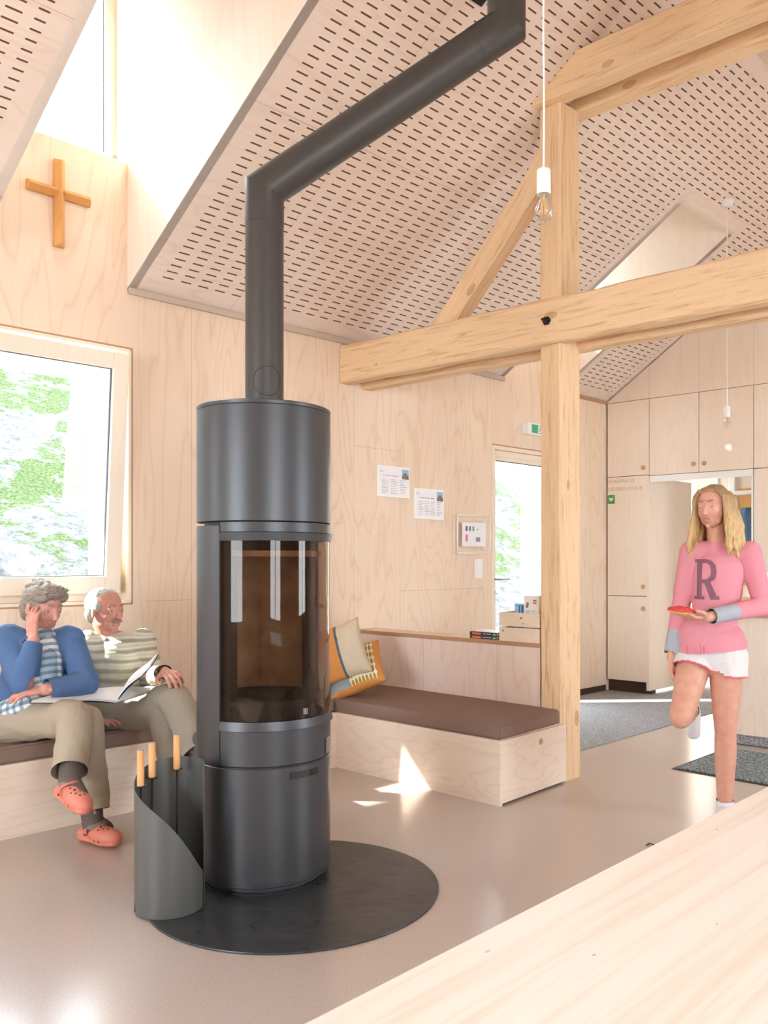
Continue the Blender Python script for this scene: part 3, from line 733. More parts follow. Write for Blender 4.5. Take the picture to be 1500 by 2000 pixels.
# door: frame rails, glass and lower panel
dz = empty('door', (0, 0, 0)); dz.parent = stv
ring('upper_rail', R-.02, R, 1.358, 1.397, FA0, FA1, M['steel'], dz)
def rail(name, z0, z1, out0, out1):
    bm = bmesh.new(); lathe(bm, [(R-.02, z0), (R+out0, z0), (R+out1, z1), (R-.02, z1), (R-.02, z0)], 72, a0=FA0*D2R, a1=FA1*D2R); return shade_auto(build(name, bm, M['steel'], dz), 25)
rail('glass_frame', 1.327, 1.357, .002, .009); rail('glass_frame', .620, .653, .009, .002)
ring('lower_panel', R-.02, R, .487, .619, FA0, FA1, M['steel'], dz)
ring('glass', R-.007, R-.002, .653, 1.327, FA0, FA1, M['stove_glass'], dz, bev=0.0)
ring('handle_recess', R-.01, R+.0006, .494, .556, -17, -3, M['cast'], dz, bev=.0005, seg=10)
ring('door_handle', R-.0, R+.004, .496, .554, -15.5, -5, M['steel_bright'], dz, bev=.002, seg=10)
# maker's mark on the glass
al = -42.9*D2R
lg = empty('logo', ((R-.0012)*math.cos(al), (R-.0012)*math.sin(al), .6815)); lg.parent = dz; lg.rotation_euler.z = al + math.pi/2
M['logo'] = plain('etched_mark', rgb(215, 205, 195), .5)
quick('mark_border', M['logo'], lg, boxes=[(-.0085, .0085, -.0012, 0, .0095, .0107), (-.0085, .0085, -.0012, 0, -.0107, -.0095), (-.0085, -.0073, -.0012, 0, -.0107, .0107), (.0073, .0085, -.0012, 0, -.0107, .0107)])
text('mark_letter', 'S', .019, (-.0058, -.0012, -.0068), (math.pi/2, 0, 0), M['logo'], lg)
# firebox
k = NT('vermiculite'); v = k.coord(); n = k.noise(v, 10, 4); x, y, z = k.xyz(v)
k.base(k.ramp(n, [(.3, rgb(150, 118, 96)), (.7, rgb(192, 160, 134))]), .9, 0, .1); M['verm'] = k.m
fb = empty('firebox', (0, 0, 0)); fb.parent = stv
bm = bmesh.new(); lathe(bm, [(.205, .72), (.205, 1.27)], 40, a0=52*D2R, a1=(360-126)*D2R); build('lining', bm, M['verm'], fb, True)
ring('side_post', .19, .235, .655, 1.325, FA1-6, FA1+3, M['cast'], fb, bev=.001, seg=6)
ring('side_post', .19, .235, .655, 1.325, FA0-3, FA0+6, M['cast'], fb, bev=.001, seg=6)
bm = bmesh.new(); lathe(bm, [(0, .70), (.235, .70), (.235, .722), (0, .722)], 48); build('hearth', bm, M['cast'], fb)
bm = bmesh.new(); lathe(bm, [(0, 1.268), (.225, 1.268), (.225, 1.29), (0, 1.29)], 48); build('baffle', bm, M['verm'], fb)
bm = bmesh.new(); lathe(bm, [(0, .62), (.235, .62), (.235, .64), (0, .64)], 48); lathe(bm, [(.2, .64), (.2, .70)], 48); build('ash_pan', bm, M['cast'], fb)
bm = bmesh.new()
for i in range(9):
    y = -.10 + i*.022; box(bm, -.1, .1, y, y+.008, .722, .735)
build('grate', bm, M['cast'], fb)
# flue pipe
M['pipe'] = plain('flue_pipe_paint', rgb(68, 66, 64), .42, .2, bump=.06, bscale=700)
zb = 2.735; ex_, ez_ = .285, 3.385
fp = empty('flue_pipe', SC_ + Vector((0, 0, 1.852))); tag(fp, 'dark grey flue pipe bending from stove towards the ceiling', 'pipe')
rp = .0757
def pipe_run(name, pts, r=rp, m=None):
    bm = bmesh.new(); tube(bm, pts, r, 40); o = build(name, bm, m or M['pipe'], fp, True); shade_auto(o, 30); o.location = -Vector(fp.location); return o
c0 = SC_; d1 = Vector((ex_-c0.x, 0, ez_-zb)).normalized()
def mitre(name, a, b, c_, r, l1, l2):
    """two-piece welded elbow at b"""
    a, b, c_ = Vector(a), Vector(b), Vector(c_); u = (b-a).normalized(); v_ = (c_-b).normalized(); nrm = (u+v_).normalized(); bm = bmesh.new()
    s = Vector((0, 1, 0)); rings = []
    for (o, d) in ((b-u*l1, u), (None, None), (b+v_*l2, v_)):
        rr = []
        for j in range(40):
            an = 2*math.pi*j/40
            if o is None:
                o_, d_ = b, u
                p = b + (u.cross(s)*math.cos(an) + s*math.sin(an))*r
                p = p + u*(-(p-b).dot(nrm)/u.dot(nrm))
            else: p = o + (d.cross(s)*math.cos(an) + s*math.sin(an))*r
            rr.append(bm.verts.new(p))
        rings.append(rr)
    for p, q in zip(rings, rings[1:]):
        for j in range(40): bm.faces.new((p[j], p[(j+1) % 40], q[(j+1) % 40], q[j]))
    for x in (rings[0], rings[-1]): bm.faces.new(x)
    o = build(name, bm, M['pipe'], fp); shade_auto(o, 28); o.location = -Vector(fp.location); return o
B1 = Vector((c0.x, c0.y, zb)); B2 = Vector((ex_, c0.y, ez_)); TOPZ = 4.30
pipe_run('lower_section', [c0+Vector((0, 0, 1.852)), c0+Vector((0, 0, zb-.14))])
mitre('elbow', c0, B1, B2, rp+.0012, .145, .20)
pipe_run('sloping_section', [B1+d1*.19, B2-d1*.14])
mitre('elbow', B1, B2, B2+Vector((0, 0, 1)), rp+.0012, .15, .15)
pipe_run('upper_section', [B2+Vector((0, 0, .14)), Vector((B2.x, B2.y, TOPZ))])
bm = bmesh.new(); lathe(bm, [(0, 0), (.062, 0), (.063, .001), (.0, .001)], 40)
bmesh.ops.rotate(bm, verts=bm.verts, cent=(0, 0, 0), matrix=Matrix.Rotation(math.pi/2, 3, 'X'))
# round cleaning hatch: a thin ring curved to the pipe
bm.free(); bm = bmesh.new(); cc = Vector((0, 0, .10)); rr = []
for j in range(49):
    an = 2*math.pi*j/48; u_ = .058*math.cos(an); rr.append(Vector(((rp+.0002)*math.sin(u_/rp), -(rp+.0002)*math.cos(u_/rp), .105+.058*math.sin(an))))
bmesh.ops.rotate(bm, verts=bm.verts, cent=(0, 0, 0), matrix=Matrix.Identity(3))
tube(bm, rr, .0011, 6); o = build('cleaning_hatch', bm, M['steel_dark'], fp, True); o.rotation_euler.z = .35
# ceiling plate round the flue
def ceil_pt(t, s, off=0.0): return W(t, s, zc(s)-off)
bm = bmesh.new(); slab(bm, [ceil_pt(-.06, 1.812, .012), ceil_pt(.763, 1.812, .012), ceil_pt(.763, 2.33, .012), ceil_pt(-.06, 2.33, .012)], (0, 0, .008))
o = build('ceiling_plate', bm, M['cast']); tag(o, 'dark metal plate on the ceiling behind the top of flue pipe', 'plate')

# ------------------------------------------------------------------ fire tool holder
HCn = Vector((-.957, 3.045, 0)); RH = .1215
M['holder'] = plain('holder_grey_steel', rgb(96, 98, 96), .45, .3, bump=.05, bscale=800)
M['holder_in'] = M['holder']
th = empty('fire_tool_holder', HCn); tag(th, 'grey cylindrical fire tool holder with sloping cut rim, left of the stove', 'tool holder')
bm = bmesh.new(); n = 80; a0, a1 = -10*D2R, -350*D2R
def rimz(a):                                            # a clockwise from the right, degrees 10..350
    pts = [(0, .12), (20, .165), (60, .305), (90, .372), (120, .412), (150, .445), (180, .478), (210, .502), (250, .518), (350, .520)]
    for (x0, y0), (x1, y1) in zip(pts, pts[1:]):
        if x0 <= a <= x1:
            f = (a-x0)/(x1-x0); return y0+(y1-y0)*f

    return .52
rows = []
for i in range(n+1):
    dg = 2 + (352-2)*i/n; a = -dg*D2R; z1 = sum(rimz(min(350, max(0, dg+q))) for q in range(-24, 25, 4))/13
    col = []
    for r in (RH, RH-.0025):
        for z in (.008, z1): col.append(bm.verts.new((r*math.cos(a), r*math.sin(a), z)))
    rows.append(col)
for p, q in zip(rows, rows[1:]):
    bm.faces.new((p[0], q[0], q[1], p[1])); bm.faces.new((p[2], p[3], q[3], q[2])); bm.faces.new((p[1], q[1], q[3], p[3])); bm.faces.new((p[0], p[2], q[2], q[0]))
for p in (rows[0], rows[-1]): bm.faces.new((p[0], p[1], p[3], p[2]))
shade_auto(build('shell', bm, M['holder'], th), 30)
bm = bmesh.new(); lathe(bm, [(0, .0075), (RH-.003, .0075), (RH-.003, .014), (0, .014)], 48); build('bottom_plate', bm, M['holder'], th)
M['bamboo'] = plywood('bamboo_handle', 'Z', (224, 172, 118), (206, 148, 92), contrast=.4, scale=3)
tools = [(P(274, 1535, 2.99), 'leftmost of three fire tools with bamboo handle, in the grey holder', 'broom'), (P(297, 1518, 3.085), 'middle of three fire tools with bamboo handle, in grey holder', 'shovel'), (P(345.5, 1502, 3.11), 'fire tool with bamboo handle nearest the stove, in grey holder', 'poker')]
for p, lab, kind in tools:
    d = Vector((p.x, p.y, 0)) - HCn
    if d.length > RH-.02: d = d.normalized()*(RH-.02)
    t = empty('fire_tool', HCn + d + Vector((0, 0, .016))); tag(t, lab, 'fire tool', 'bamboo-handled fire tools')
    zz = p.z - .016
    bm = bmesh.new(); lathe(bm, [(0, zz), (.0115, zz), (.0125, zz+.003), (.0122, zz+.126), (.0, zz+.126)], 24); build('handle', bm, M['bamboo'], t, True)
    bm = bmesh.new(); lathe(bm, [(0, zz+.1262), (.0115, zz+.1262), (.011, zz+.1275), (0, zz+.1275)], 24); build('end_cap', bm, M['steel_bright'], t)
    bm = bmesh.new(); tube(bm, [(0, 0, .02), (0, 0, zz)], .0035, 10); build('rod', bm, M['iron'], t, True)
    bm = bmesh.new(); box(bm, -.02, .02, -.012, .012, zz-.003, zz-.0005); o = build('hook_plate', bm, M['iron'], t); o.rotation_euler.z = math.atan2(d.y, d.x)
    bm = bmesh.new()
    if kind == 'shovel': box(bm, -.03, .03, -.004, .0, .0, .08)
    elif kind == 'broom': lathe(bm, [(0, 0), (.022, 0), (.018, .07), (0, .075)], 16)
    else: tube(bm, [(0, 0, .03), (0, 0, .0), (.02, 0, .004)], .0045, 8)
    build('tool_head', bm, M['iron'], t)

# ------------------------------------------------------------------ wooden cross
def onA(px, py, off=0.0): return hit(px, py, W(0, 0)+N*off, N)
def lA(p): d = p - E0; return d.dot(A), d.dot(Vector((-A.y, A.x, 0))), p.z
cx_ = empty('cross', E0 + A*-.41 + Vector((0, 0, 3.2)) + N*.001, ANG_A); tag(cx_, 'wooden cross with faceted arms on the wall under the high window', 'cross')
def facet(name, pts, m, par):
    bm = bmesh.new(); vs = [bm.verts.new(p) for p in pts]
    bmesh.ops.convex_hull(bm, input=vs); return build(name, bm, m, par)
wv = .026
facet('upright', [(-wv, 0, -.285), (wv, 0, -.285), (-wv, 0, .175), (wv, 0, .175), (0, -.05, -.270), (0, -.05, .165), (-wv, -.022, -.285), (wv, -.022, -.285), (-wv, -.022, .175), (wv, -.022, .175)], M['oak'], cx_)
for sx in (-1, 1):
    facet('arm', [(sx*.0, 0, wv), (sx*.0, 0, -wv), (sx*.02, -.022, wv), (sx*.02, -.022, -wv), (sx*.165, 0, wv), (sx*.165, 0, -wv), (sx*.165, -.022, wv), (sx*.165, -.022, -wv), (sx*.155, -.05, 0), (sx*.02, -.05, 0)], M['oak'], cx_)

# ------------------------------------------------------------------ things on the wall
M['paper'] = plain('paper', rgb(238, 238, 242), .5)
M['ink'] = plain('ink', rgb(120, 122, 130), .6)
M['perspex'] = plain('holder_edge', rgb(248, 246, 242), .2)
k = NT('mountain_photo'); v = k.coord((1, 1, 1), 'Object'); x, y, z = k.xyz(v); n = k.noise(v, 60, 4)
zz_ = k.math('ADD', z, k.math('MULTIPLY', k.math('ABSOLUTE', x), .9))
g_ = k.math('LESS_THAN', k.math('ADD', zz_, k.math('MULTIPLY', n, .02)), .026)
k.base(k.mix(g_, rgb(150, 185, 215), k.ramp(n, [(.3, rgb(70, 62, 50)), (.6, rgb(140, 125, 100)), (.8, rgb(185, 175, 155))])), .4); M['photo'] = k.m
def notice(px0, py0, px1, py1, label, cols, seed):
    p0, p1 = onA(px0, py0), onA(px1, py1); x0, _, z1 = lA(p0); x1, _, z0 = lA(p1)
    w_, h = x1-x0, z1-z0
    if w_ < 0: w_, h = .31, .225
    t = empty('notice_frame', E0 + A*x0 + Vector((0, 0, z0)), ANG_A); tag(t, label, 'notice', 'printed notices on the wall')
    quick('frame', M['perspex'], t, boxes=[(0, w_, -.018, -.001, 0, h)], bev=.002)
    quick('sheet', M['paper'], t, boxes=[(.008, w_-.006, -.0195, -.018, .012, h-.012)])
    rnd = random.Random(seed); bx = []
    n = len(cols)
    for c_ in range(n):
        xx = .035 + c_*(w_-.05)/n; cl_ = []
        for r in range(cols[c_]):
            z = h-.10-r*.0125
            if z > .02: cl_.append((xx, xx+rnd.uniform(.55, .95)*(w_-.07)/n, -.0199, -.0195, z, z+.0022))
        quick('printed_column', M['ink'], t, boxes=cl_)
    for i in range(9): bx.append((.05+i*.017, .05+i*.017+rnd.uniform(.006, .013), -.0199, -.0195, h-.072-i*.0004, h-.067))
    quick('printed_heading', M['ink'], t, boxes=bx); bx = []
    bx.append((.014, .05, -.0199, -.0195, h-.045, h-.042)); bx.append((.02, .04, -.0199, -.0195, h-.036, h-.033))
    quick('printed_logo', M['ink'], t, boxes=bx)
    o = quick('photo', M['photo'], t, boxes=[(-.034, .034, -.0005, 0, -.036, .036)]); o.location = (w_-.046, -.0197, h-.053)
notice(735, 908, 797, 974, 'printed notice with a mountain photo, nearer the stove and higher', [10, 11, 9], 1)
notice(807, 953, 864, 1016, 'printed notice with a mountain photo, lower, beside the wire frame', [11, 11, 11, 9], 2)
# wire frame holding a sheet
p0, p1 = lA(onA(884, 1006)), lA(onA(947, 1081)); x0, z1, x1, z0 = p0[0], p0[2], p1[0], p1[2]
w_, h = x1-x0, z1-z0
t = empty('wire_frame', E0 + A*x0 + Vector((0, 0, z0)), ANG_A); tag(t, 'white wire frame holding a sheet with small coloured pictures', 'wire frame')
bm = bmesh.new(); O_ = [(0, -.055, 0), (w_, -.055, 0), (w_, -.055, h), (0, -.055, h)]; I_ = [(.04, -.008, .035), (w_-.04, -.008, .035), (w_-.04, -.008, h-.035), (.04, -.008, h-.035)]
for i in range(4):
    tube(bm, [O_[i], O_[(i+1) % 4]], .0045, 8); tube(bm, [O_[i], I_[i]], .0025, 8); tube(bm, [I_[i], I_[(i+1) % 4]], .0025, 8)
build('wire', bm, M['perspex'], t, True)
sh = quick('sheet', M['paper'], t, boxes=[(.055, w_-.045, -.05, -.0485, .055, h-.055)])
sx = .055
for (a, b, cx2, cz, c_) in ((.022, .038, .055, .175, (150, 72, 130)), (.022, .038, .095, .175, (92, 140, 200)), (.022, .038, .135, .175, (150, 172, 140)), (.024, .055, .055, .10, (222, 120, 140)), (.05, .035, .19, .09, (150, 150, 160)), (.02, .014, .185, .17, (190, 190, 200))):
    quick('picture', plain('print_%d' % c_[0], rgb(*c_), .5), sh, boxes=[(.04+cx2-a/2+.012, .04+cx2+a/2+.012, -.0508, -.05, cz-b/2+.02, cz+b/2+.02)])
# light switch
p0, p1 = lA(onA(926, 1092)), lA(onA(941, 1129))
t = empty('light_switch', E0 + A*p0[0] + Vector((0, 0, p1[2])), ANG_A); tag(t, 'white double light switch on the plywood wall left of the door', 'switch')
w_, h = p1[0]-p0[0], p0[2]-p1[2]
quick('plate', M['white'], t, boxes=[(0, w_, -.008, -.0005, 0, h)], bev=.002)
for z in (.012, h/2+.006): quick('rocker', M['white'], t, boxes=[(.018, w_-.018, -.012, -.008, z, z+h/2-.02)], bev=.002)
# emergency exit light
p0 = lA(onA(1018, 822)); x0, zt = p0[0], p0[2]
t = empty('exit_sign', E0 + A*x0 + Vector((0, 0, zt-.115)), ANG_A); tag(t, 'white emergency exit light with green running man sign above the door', 'exit sign')
quick('housing', M['white'], t, boxes=[(0, .36, -.075, -.0005, 0, .1)], bev=.006)
quick('green_panel', M['exit_green'], t, boxes=[(.05, .35, -.0765, -.075, .012, .085)])
for d_ in ((.135, .142, -.077, -.0763, .012, .085), (.29, .32, -.077, -.0763, .03, .07)): quick('divider', M['white'], t, boxes=[d_])
quick('white_field', M['white'], t, boxes=[(.147, .185, -.077, -.0763, .018, .080)])
mm = []
bm = bmesh.new(); y0, y1 = -.0776, -.077
def bar(a, b, wd):
    a, b = Vector((a[0], 0, a[1])), Vector((b[0], 0, b[1])); d = (b-a).normalized(); s = Vector((-d.z, 0, d.x))*wd/2
    slab(bm, [a-s+Vector((0, y1, 0)), b-s+Vector((0, y1, 0)), b+s+Vector((0, y1, 0)), a+s+Vector((0, y1, 0))], (0, y0-y1, 0))
bar((.166, .064), (.163, .045), .007); bar((.163, .045), (.172, .033), .005); bar((.172, .033), (.168, .022), .004); bar((.163, .045), (.156, .034), .005); bar((.156, .034), (.151, .032), .004)
bar((.166, .061), (.175, .055), .0035); bar((.166, .061), (.157, .053), .0035); box(bm, .163, .169, y0, y1, .067, .074)
build('running_figure', bm, M['exit_green'], t)

# ------------------------------------------------------------------ pendant lamps
k = NT('bulb_glass'); k.n.remove(k.b); gl = k.new('ShaderNodeBsdfGlossy'); gl.inputs['Roughness'].default_value = 0.0
tr = k.new('ShaderNodeBsdfTransparent'); tr.inputs[0].default_value = (.96, .96, .97, 1)
fr = k.new('ShaderNodeLayerWeight'); fr.inputs[0].default_value = .28; mx = k.new('ShaderNodeMixShader')
k.l.new(fr.outputs['Facing'], mx.inputs[0]); k.l.new(tr.outputs[0], mx.inputs[1]); k.l.new(gl.outputs[0], mx.inputs[2]); k.l.new(mx.outputs[0], k.out.inputs[0]); M['bulb'] = k.m
M['filament'] = plain('filament', rgb(232, 190, 120), .4)
def pendant(x, y, zb_, ztop, label, tilt=0.0):
    t = empty('pendant_lamp', (x, y, zb_)); tag(t, label, 'pendant lamp', 'bare bulb pendant lamps')
    bm = bmesh.new(); n = 14
    pts = [(.004*math.sin(i*1.1)*(i/n)*(1 if ztop-zb_ < 3 else 2), 0, .175+(ztop-zb_-.175)*i/n) for i in range(n+1)]
    tube(bm, pts, .0032, 8); build('cord', bm, M['white'], t, True)
    bm = bmesh.new(); lathe(bm, [(0, .088), (.019, .088), (.0215, .086), (.0225, .088), (.0225, .163), (.021, .165), (.006, .165), (.006, .171), (.0035, .183), (0, .183)], 28); build('bulb_holder', bm, M['white'], t, True); shade_auto(t.children[-1], 40)
    bm = bmesh.new(); lathe(bm, [(0, 0), (.012, .002), (.022, .009), (.029, .022), (.0305, .034), (.028, .048), (.021, .062), (.0155, .074), (.0135, .086), (.0135, .095)], 32); b = build('bulb', bm, M['bulb'], t, True)
    bm = bmesh.new(); tube(bm, [(0, 0, .095), (0, 0, .05)], [.005, .002], 8)
    for a in range(4):
        dx, dy = .006*math.cos(a*1.57+.4), .006*math.sin(a*1.57+.4); tube(bm, [(dx*.4, dy*.4, .066), (dx, dy, .060), (dx, dy, .028), (dx*.3, dy*.3, .022)], .0011, 6)
    build('filament', bm, M['filament'], b, True)
    bm = bmesh.new(); zr = ztop - zb_; lathe(bm, [(0, zr-.03), (.02, zr-.03), (.045, zr-.022), (.05, zr+.02), (0, zr+.02)], 24); o = build('ceiling_rose', bm, M['white'], t, True)
    return t
pendant(.347, 2.70, HC+(CY-433)/FPX*2.70, 3.97, 'bare bulb pendant in a white holder hanging in front of the post')
pr = hit(1415, 395, W(0, 0, ZE), A.cross(T+Vector((0, 0, SLP)))); 
pendant(pr.x+.02, pr.y, HC+(CY-838)/FPX*pr.y, pr.z, 'small distant bare bulb pendant hanging before the end wall cupboards')

# ------------------------------------------------------------------ foreground table
k = NT('spruce_table'); v = k.coord((.22, 6, 6)); g = k.noise(v, 5, 4, .6, .3); v2 = k.coord(); b = k.noise(v2, 1.5, 2); x, y, z = k.xyz(v2)
plank = k.math('FLOOR', k.math('DIVIDE', y, .145)); pn = k.new('ShaderNodeTexWhiteNoise', noise_dimensions='1D'); k.l.new(plank, pn.inputs[1])
col = k.ramp(g, [(.35, rgb(238, 226, 212)), (.5, rgb(245, 238, 229)), (.7, rgb(247, 242, 235))])
col = k.mix(k.math('MULTIPLY', pn.outputs[0], .28), col, rgb(236, 220, 204))
vo = k.new('ShaderNodeTexVoronoi'); k.l.new(k.coord((1.7, 3.4, 0), loc=(.15, .35, 0)), vo.inputs['Vector'])
kd = k.math('ADD', vo.outputs['Distance'], k.math('MULTIPLY', k.noise(v2, 40, 2), .03))
col = k.mix(k.math('MULTIPLY', k.math('LESS_THAN', k.math('ABSOLUTE', k.math('SUBTRACT', kd, .055)), .006), .6), col, rgb(150, 105, 75))
col = k.mix(k.math('MULTIPLY', k.math('LESS_THAN', kd, .05), .35), col, rgb(206, 168, 136))
k.base(col, .42, 0, .4); k.bump(g, .12, .001); M['table'] = k.m
q0, q1 = G(590, 2000, .75), G(1500, 1535.5, .75); dT = (q1-q0).normalized(); pT = Vector((dT.y, -dT.x, 0))
to = q0 - dT*.32; to.z = 0
tb = empty('table', to, math.atan2(dT.y, dT.x)); tag(tb, 'pale spruce plank table in the foreground with a few knots', 'table')
quick('table_top', M['table'], tb, boxes=[(0, 2.6, -.86, 0, .712, .75)], bev=.003)
for x in (.12, 2.40):
    for y in (-.78, -.14): quick('leg', M['table'], tb, boxes=[(x, x+.07, y, y+.07, 0, .62)], bev=.004)
quick('apron', M['table'], tb, boxes=[(.12, 2.47, -.12, -.09, .62, .711), (.12, 2.47, -.77, -.74, .62, .711)])
# floor debris: a crumb of bark by the table
bm = bmesh.new(); tube(bm, [(0, 0, .003), (.02, .01, .008), (.035, -.005, .004)], .003, 6); tube(bm, [(.01, .0, .003), (.014, .02, .006)], .002, 6)
o = build('bark_crumb', bm, M['cast'], loc=G(1262, 1652)); tag(o, 'tiny curled bark crumb on the floor beyond the table edge', 'crumb')

# ------------------------------------------------------------------ door mat
m0, m1, m2 = G(1312, 1502), G(1500, 1536), G(1398, 1467.5)
dm = (m1-m0).normalized(); am = Vector((-dm.y, dm.x, 0)); ml = .78
mt = empty('floor_mat', m0, math.atan2(dm.y, dm.x)); tag(mt, 'grey speckled door mat with dark rubber edge in front of the counter', 'mat')
k = NT('mat_pile'); v = k.coord(); n = k.noise(v, 130, 2, .8); k.base(k.ramp(n, [(.4, rgb(70, 78, 82)), (.5, rgb(120, 130, 134)), (.62, rgb(190, 198, 200))]), 1, 0, .05); k.bump(n, .8, .006); M['mat'] = k.m
quick('rubber_edge', M['cast'], mt, boxes=[(0, 1.2, 0, ml, .0012, .0035)])
quick('pile', M['mat'], mt, boxes=[(.028, 1.18, .028, ml-.025, .0035, .011)])

# ------------------------------------------------------------------ counter
c0_ = G(1396, 1449); c1_ = G(1500, 1473)
dc = (c1_-G(1440, 1458)).normalized(); dc = Vector((T.x, T.y, 0))
ct = empty('counter', c0_, ANG_T); tag(ct, 'light plywood serving counter at the right behind the girl', 'counter')
quick('front', M['ply_smooth'], ct, boxes=[(0, 2.0, 0, .02, .075, .865), (0, .02, .02, .62, .075, .865)])
quick('plinth', M['carpet'], ct, boxes=[(.03, 2.0, .03, .6, .0045, .075)])
quick('counter_top', M['ply_edge'], ct, boxes=[(-.02, 2.0, -.03, .64, .872, .905)], bev=.003)
quick('top_edge', M['frame_wood'], ct, boxes=[(-.01, 2.0, -.02, .6, .905, .915)])
cz = .9155
def onct(x, y): return c0_ + T*x + Vector((-T.y, T.x, 0))*y + Vector((0, 0, cz))
pp = onct(.20, .25)
M['kraft'] = plain('kraft_card', rgb(222, 178, 130), .8); M['black_card'] = plain('black_card', rgb(48, 46, 46), .6)
k = NT('crumpled_white'); v = k.coord(); k.base(rgb(235, 238, 244), .6); k.bump(k.noise(v, 30, 4), .8, .02); M['crumple'] = k.m
bm = bmesh.new(); bmesh.ops.create_grid(bm, x_segments=1, y_segments=1, size=.01); bm.free()
bm = bmesh.new(); n = 10
for i in range(n+1):
    z = .26*i/n; r = .07*(1-.35*i/n) + .006*math.sin(i*2)
    for j in range(12): bm.verts.new((r*math.cos(j/12*6.283)*(1+.12*noise.noise((i*.4, j*.9, 0))), r*.7*math.sin(j/12*6.283), z+.012*noise.noise((j, i, 3))))
bm.verts.ensure_lookup_table()
for i in range(n):
    for j in range(12): bm.faces.new([bm.verts[i*12+j], bm.verts[i*12+(j+1) % 12], bm.verts[(i+1)*12+(j+1) % 12], bm.verts[(i+1)*12+j]])
bm.faces.new(bm.verts[0:12])
o = build('paper_bag', bm, M['crumple'], None, True, loc=onct(.22, .30)); tag(o, 'white crumpled bag on the counter behind the girl\'s elbow', 'bag')
o = quick('price_board', M['black_card'], None, loc=onct(.245, .14), rotz=ANG_T, boxes=[(-.035, .035, 0, .008, 0, .085)]); tag(o, 'small black board on the counter beside the kraft packet', 'sign')
quick('chalk_lines', M['paper'], o, boxes=[(-.025, .02, -.001, 0, .060, .066), (-.025, .01, -.001, 0, .045, .050)])
o = quick('kraft_packet', M['kraft'], None, loc=onct(.16, .13), rotz=ANG_T, boxes=[(-.03, .03, 0, .05, 0, .085)], bev=.006); tag(o, 'small brown kraft packet on the counter left of the black board', 'packet')

# ------------------------------------------------------------------ items on the ledge
LG_ = K3 - TB*.155                                     # ledge end at the post
nB = Vector((-TB.y, TB.x, 0)); angB = math.atan2(TB.y, TB.x)
def onledge(x, y): return LG_ + TB*x + nB*y + Vector((0, 0, ZH+.0005))
xc0 = (hit(975, 1240, LG_, nB)-LG_).dot(TB); xc1 = -.026
cw = xc1-xc0
k = plywood('pine_crate_wood', 'X', (240, 226, 204), (222, 196, 166), contrast=.7, scale=2.5)
cr = empty('wooden_crate', onledge(xc0, .0), angB); tag(cr, 'pale pine crate of two slats with packets inside, on the ledge by the post', 'crate')
ch = .172
for a, b in ((.0, ch*.48), (ch*.52, ch)):
    quick('front_slat', k, cr, boxes=[(0, cw, 0, .012, a, b)], bev=.0015); quick('back_slat', k, cr, boxes=[(0, cw, .165, .177, a, b)], bev=.0015)
    for e_ in ((cw-.014, cw), (0, .014)): quick('end_slat', M['oak'], cr, boxes=[(e_[0], e_[1], .0125, .1645, a, b)], bev=.0015)
quick('base_board', k, cr, boxes=[(.015, cw-.015, .0125, .1645, .0, .010)])
M['knot'] = plain('pine_knot', rgb(150, 104, 78), .6)
bm = bmesh.new()
for x, z, r in ((cw*.55, ch*.82, .007), (cw*.60, ch*.64, .004), (cw*.10, ch*.36, .006)):
    lathe(bm, [(0, 0), (r, 0), (r, .0006), (0, .0006)], 14, c=(x, z, 0))
bmesh.ops.rotate(bm, verts=bm.verts, cent=(0, 0, 0), matrix=Matrix.Rotation(math.pi/2, 3, 'X')); build('knots', bm, M['knot'], cr)
M['blue'] = plain('blue_card', rgb(60, 110, 190), .4); M['lblue'] = plain('pale_blue_card', rgb(150, 205, 235), .4); M['red'] = plain('red_foil', rgb(214, 60, 62), .35, bump=.5, bscale=40)
o = quick('blue_box', M['blue'], None, loc=onledge(xc0+cw*.36, .06)+Vector((0, 0, .011)), rotz=angB, boxes=[(-.035, .035, 0, .05, 0, .212)], bev=.001); tag(o, 'blue and pale blue box in the crate, left', 'box')
for b_ in ((-.033, -.006, -.0006, 0, .05, .2), (.006, .014, -.0006, 0, .05, .2), (-.033, .033, -.0006, 0, .203, .211)): quick('label_stripe', M['lblue'], o, boxes=[b_])
o = quick('white_box', M['white'], None, loc=onledge(xc0+cw*.68, .05)+Vector((0, 0, .011)), rotz=angB, boxes=[(-.055, .055, 0, .06, 0, .262)], bev=.001); tag(o, 'tall white packet with red label in the crate, middle', 'box')
quick('red_label', M['red'], o, boxes=[(.012, .036, -.0006, 0, .215, .238)]); quick('label_text', M['paper'], o, boxes=[(.015, .033, -.0012, -.0006, .223, .230)])
quick('picture', M['knot'], o, boxes=[(-.040, -.022, -.0006, 0, .19, .205), (-.034, -.018, -.0006, 0, .205, .222)]); quick('grey_text', M['ink'], o, boxes=[(-.04, -.012, -.0006, 0, .17, .173), (-.04, -.018, -.0006, 0, .162, .165), (.0, .026, -.0006, 0, .17, .173)])
bm = bmesh.new(); bmesh.ops.create_icosphere(bm, subdivisions=3, radius=1)
for v_ in bm.verts:
    n_ = 1+.16*noise.noise(v_.co*2.5); v_.co = Vector((v_.co.x*.03*n_, v_.co.y*.03*n_, v_.co.z*.05*n_+.05))
o = build('red_packet', bm, M['red'], None, True, loc=onledge(xc0+cw*.92-.020, .095)+Vector((0, 0, .13))); o.location.z = ZH+.115; tag(o, 'crumpled red foil packet in the crate next to the post', 'packet')
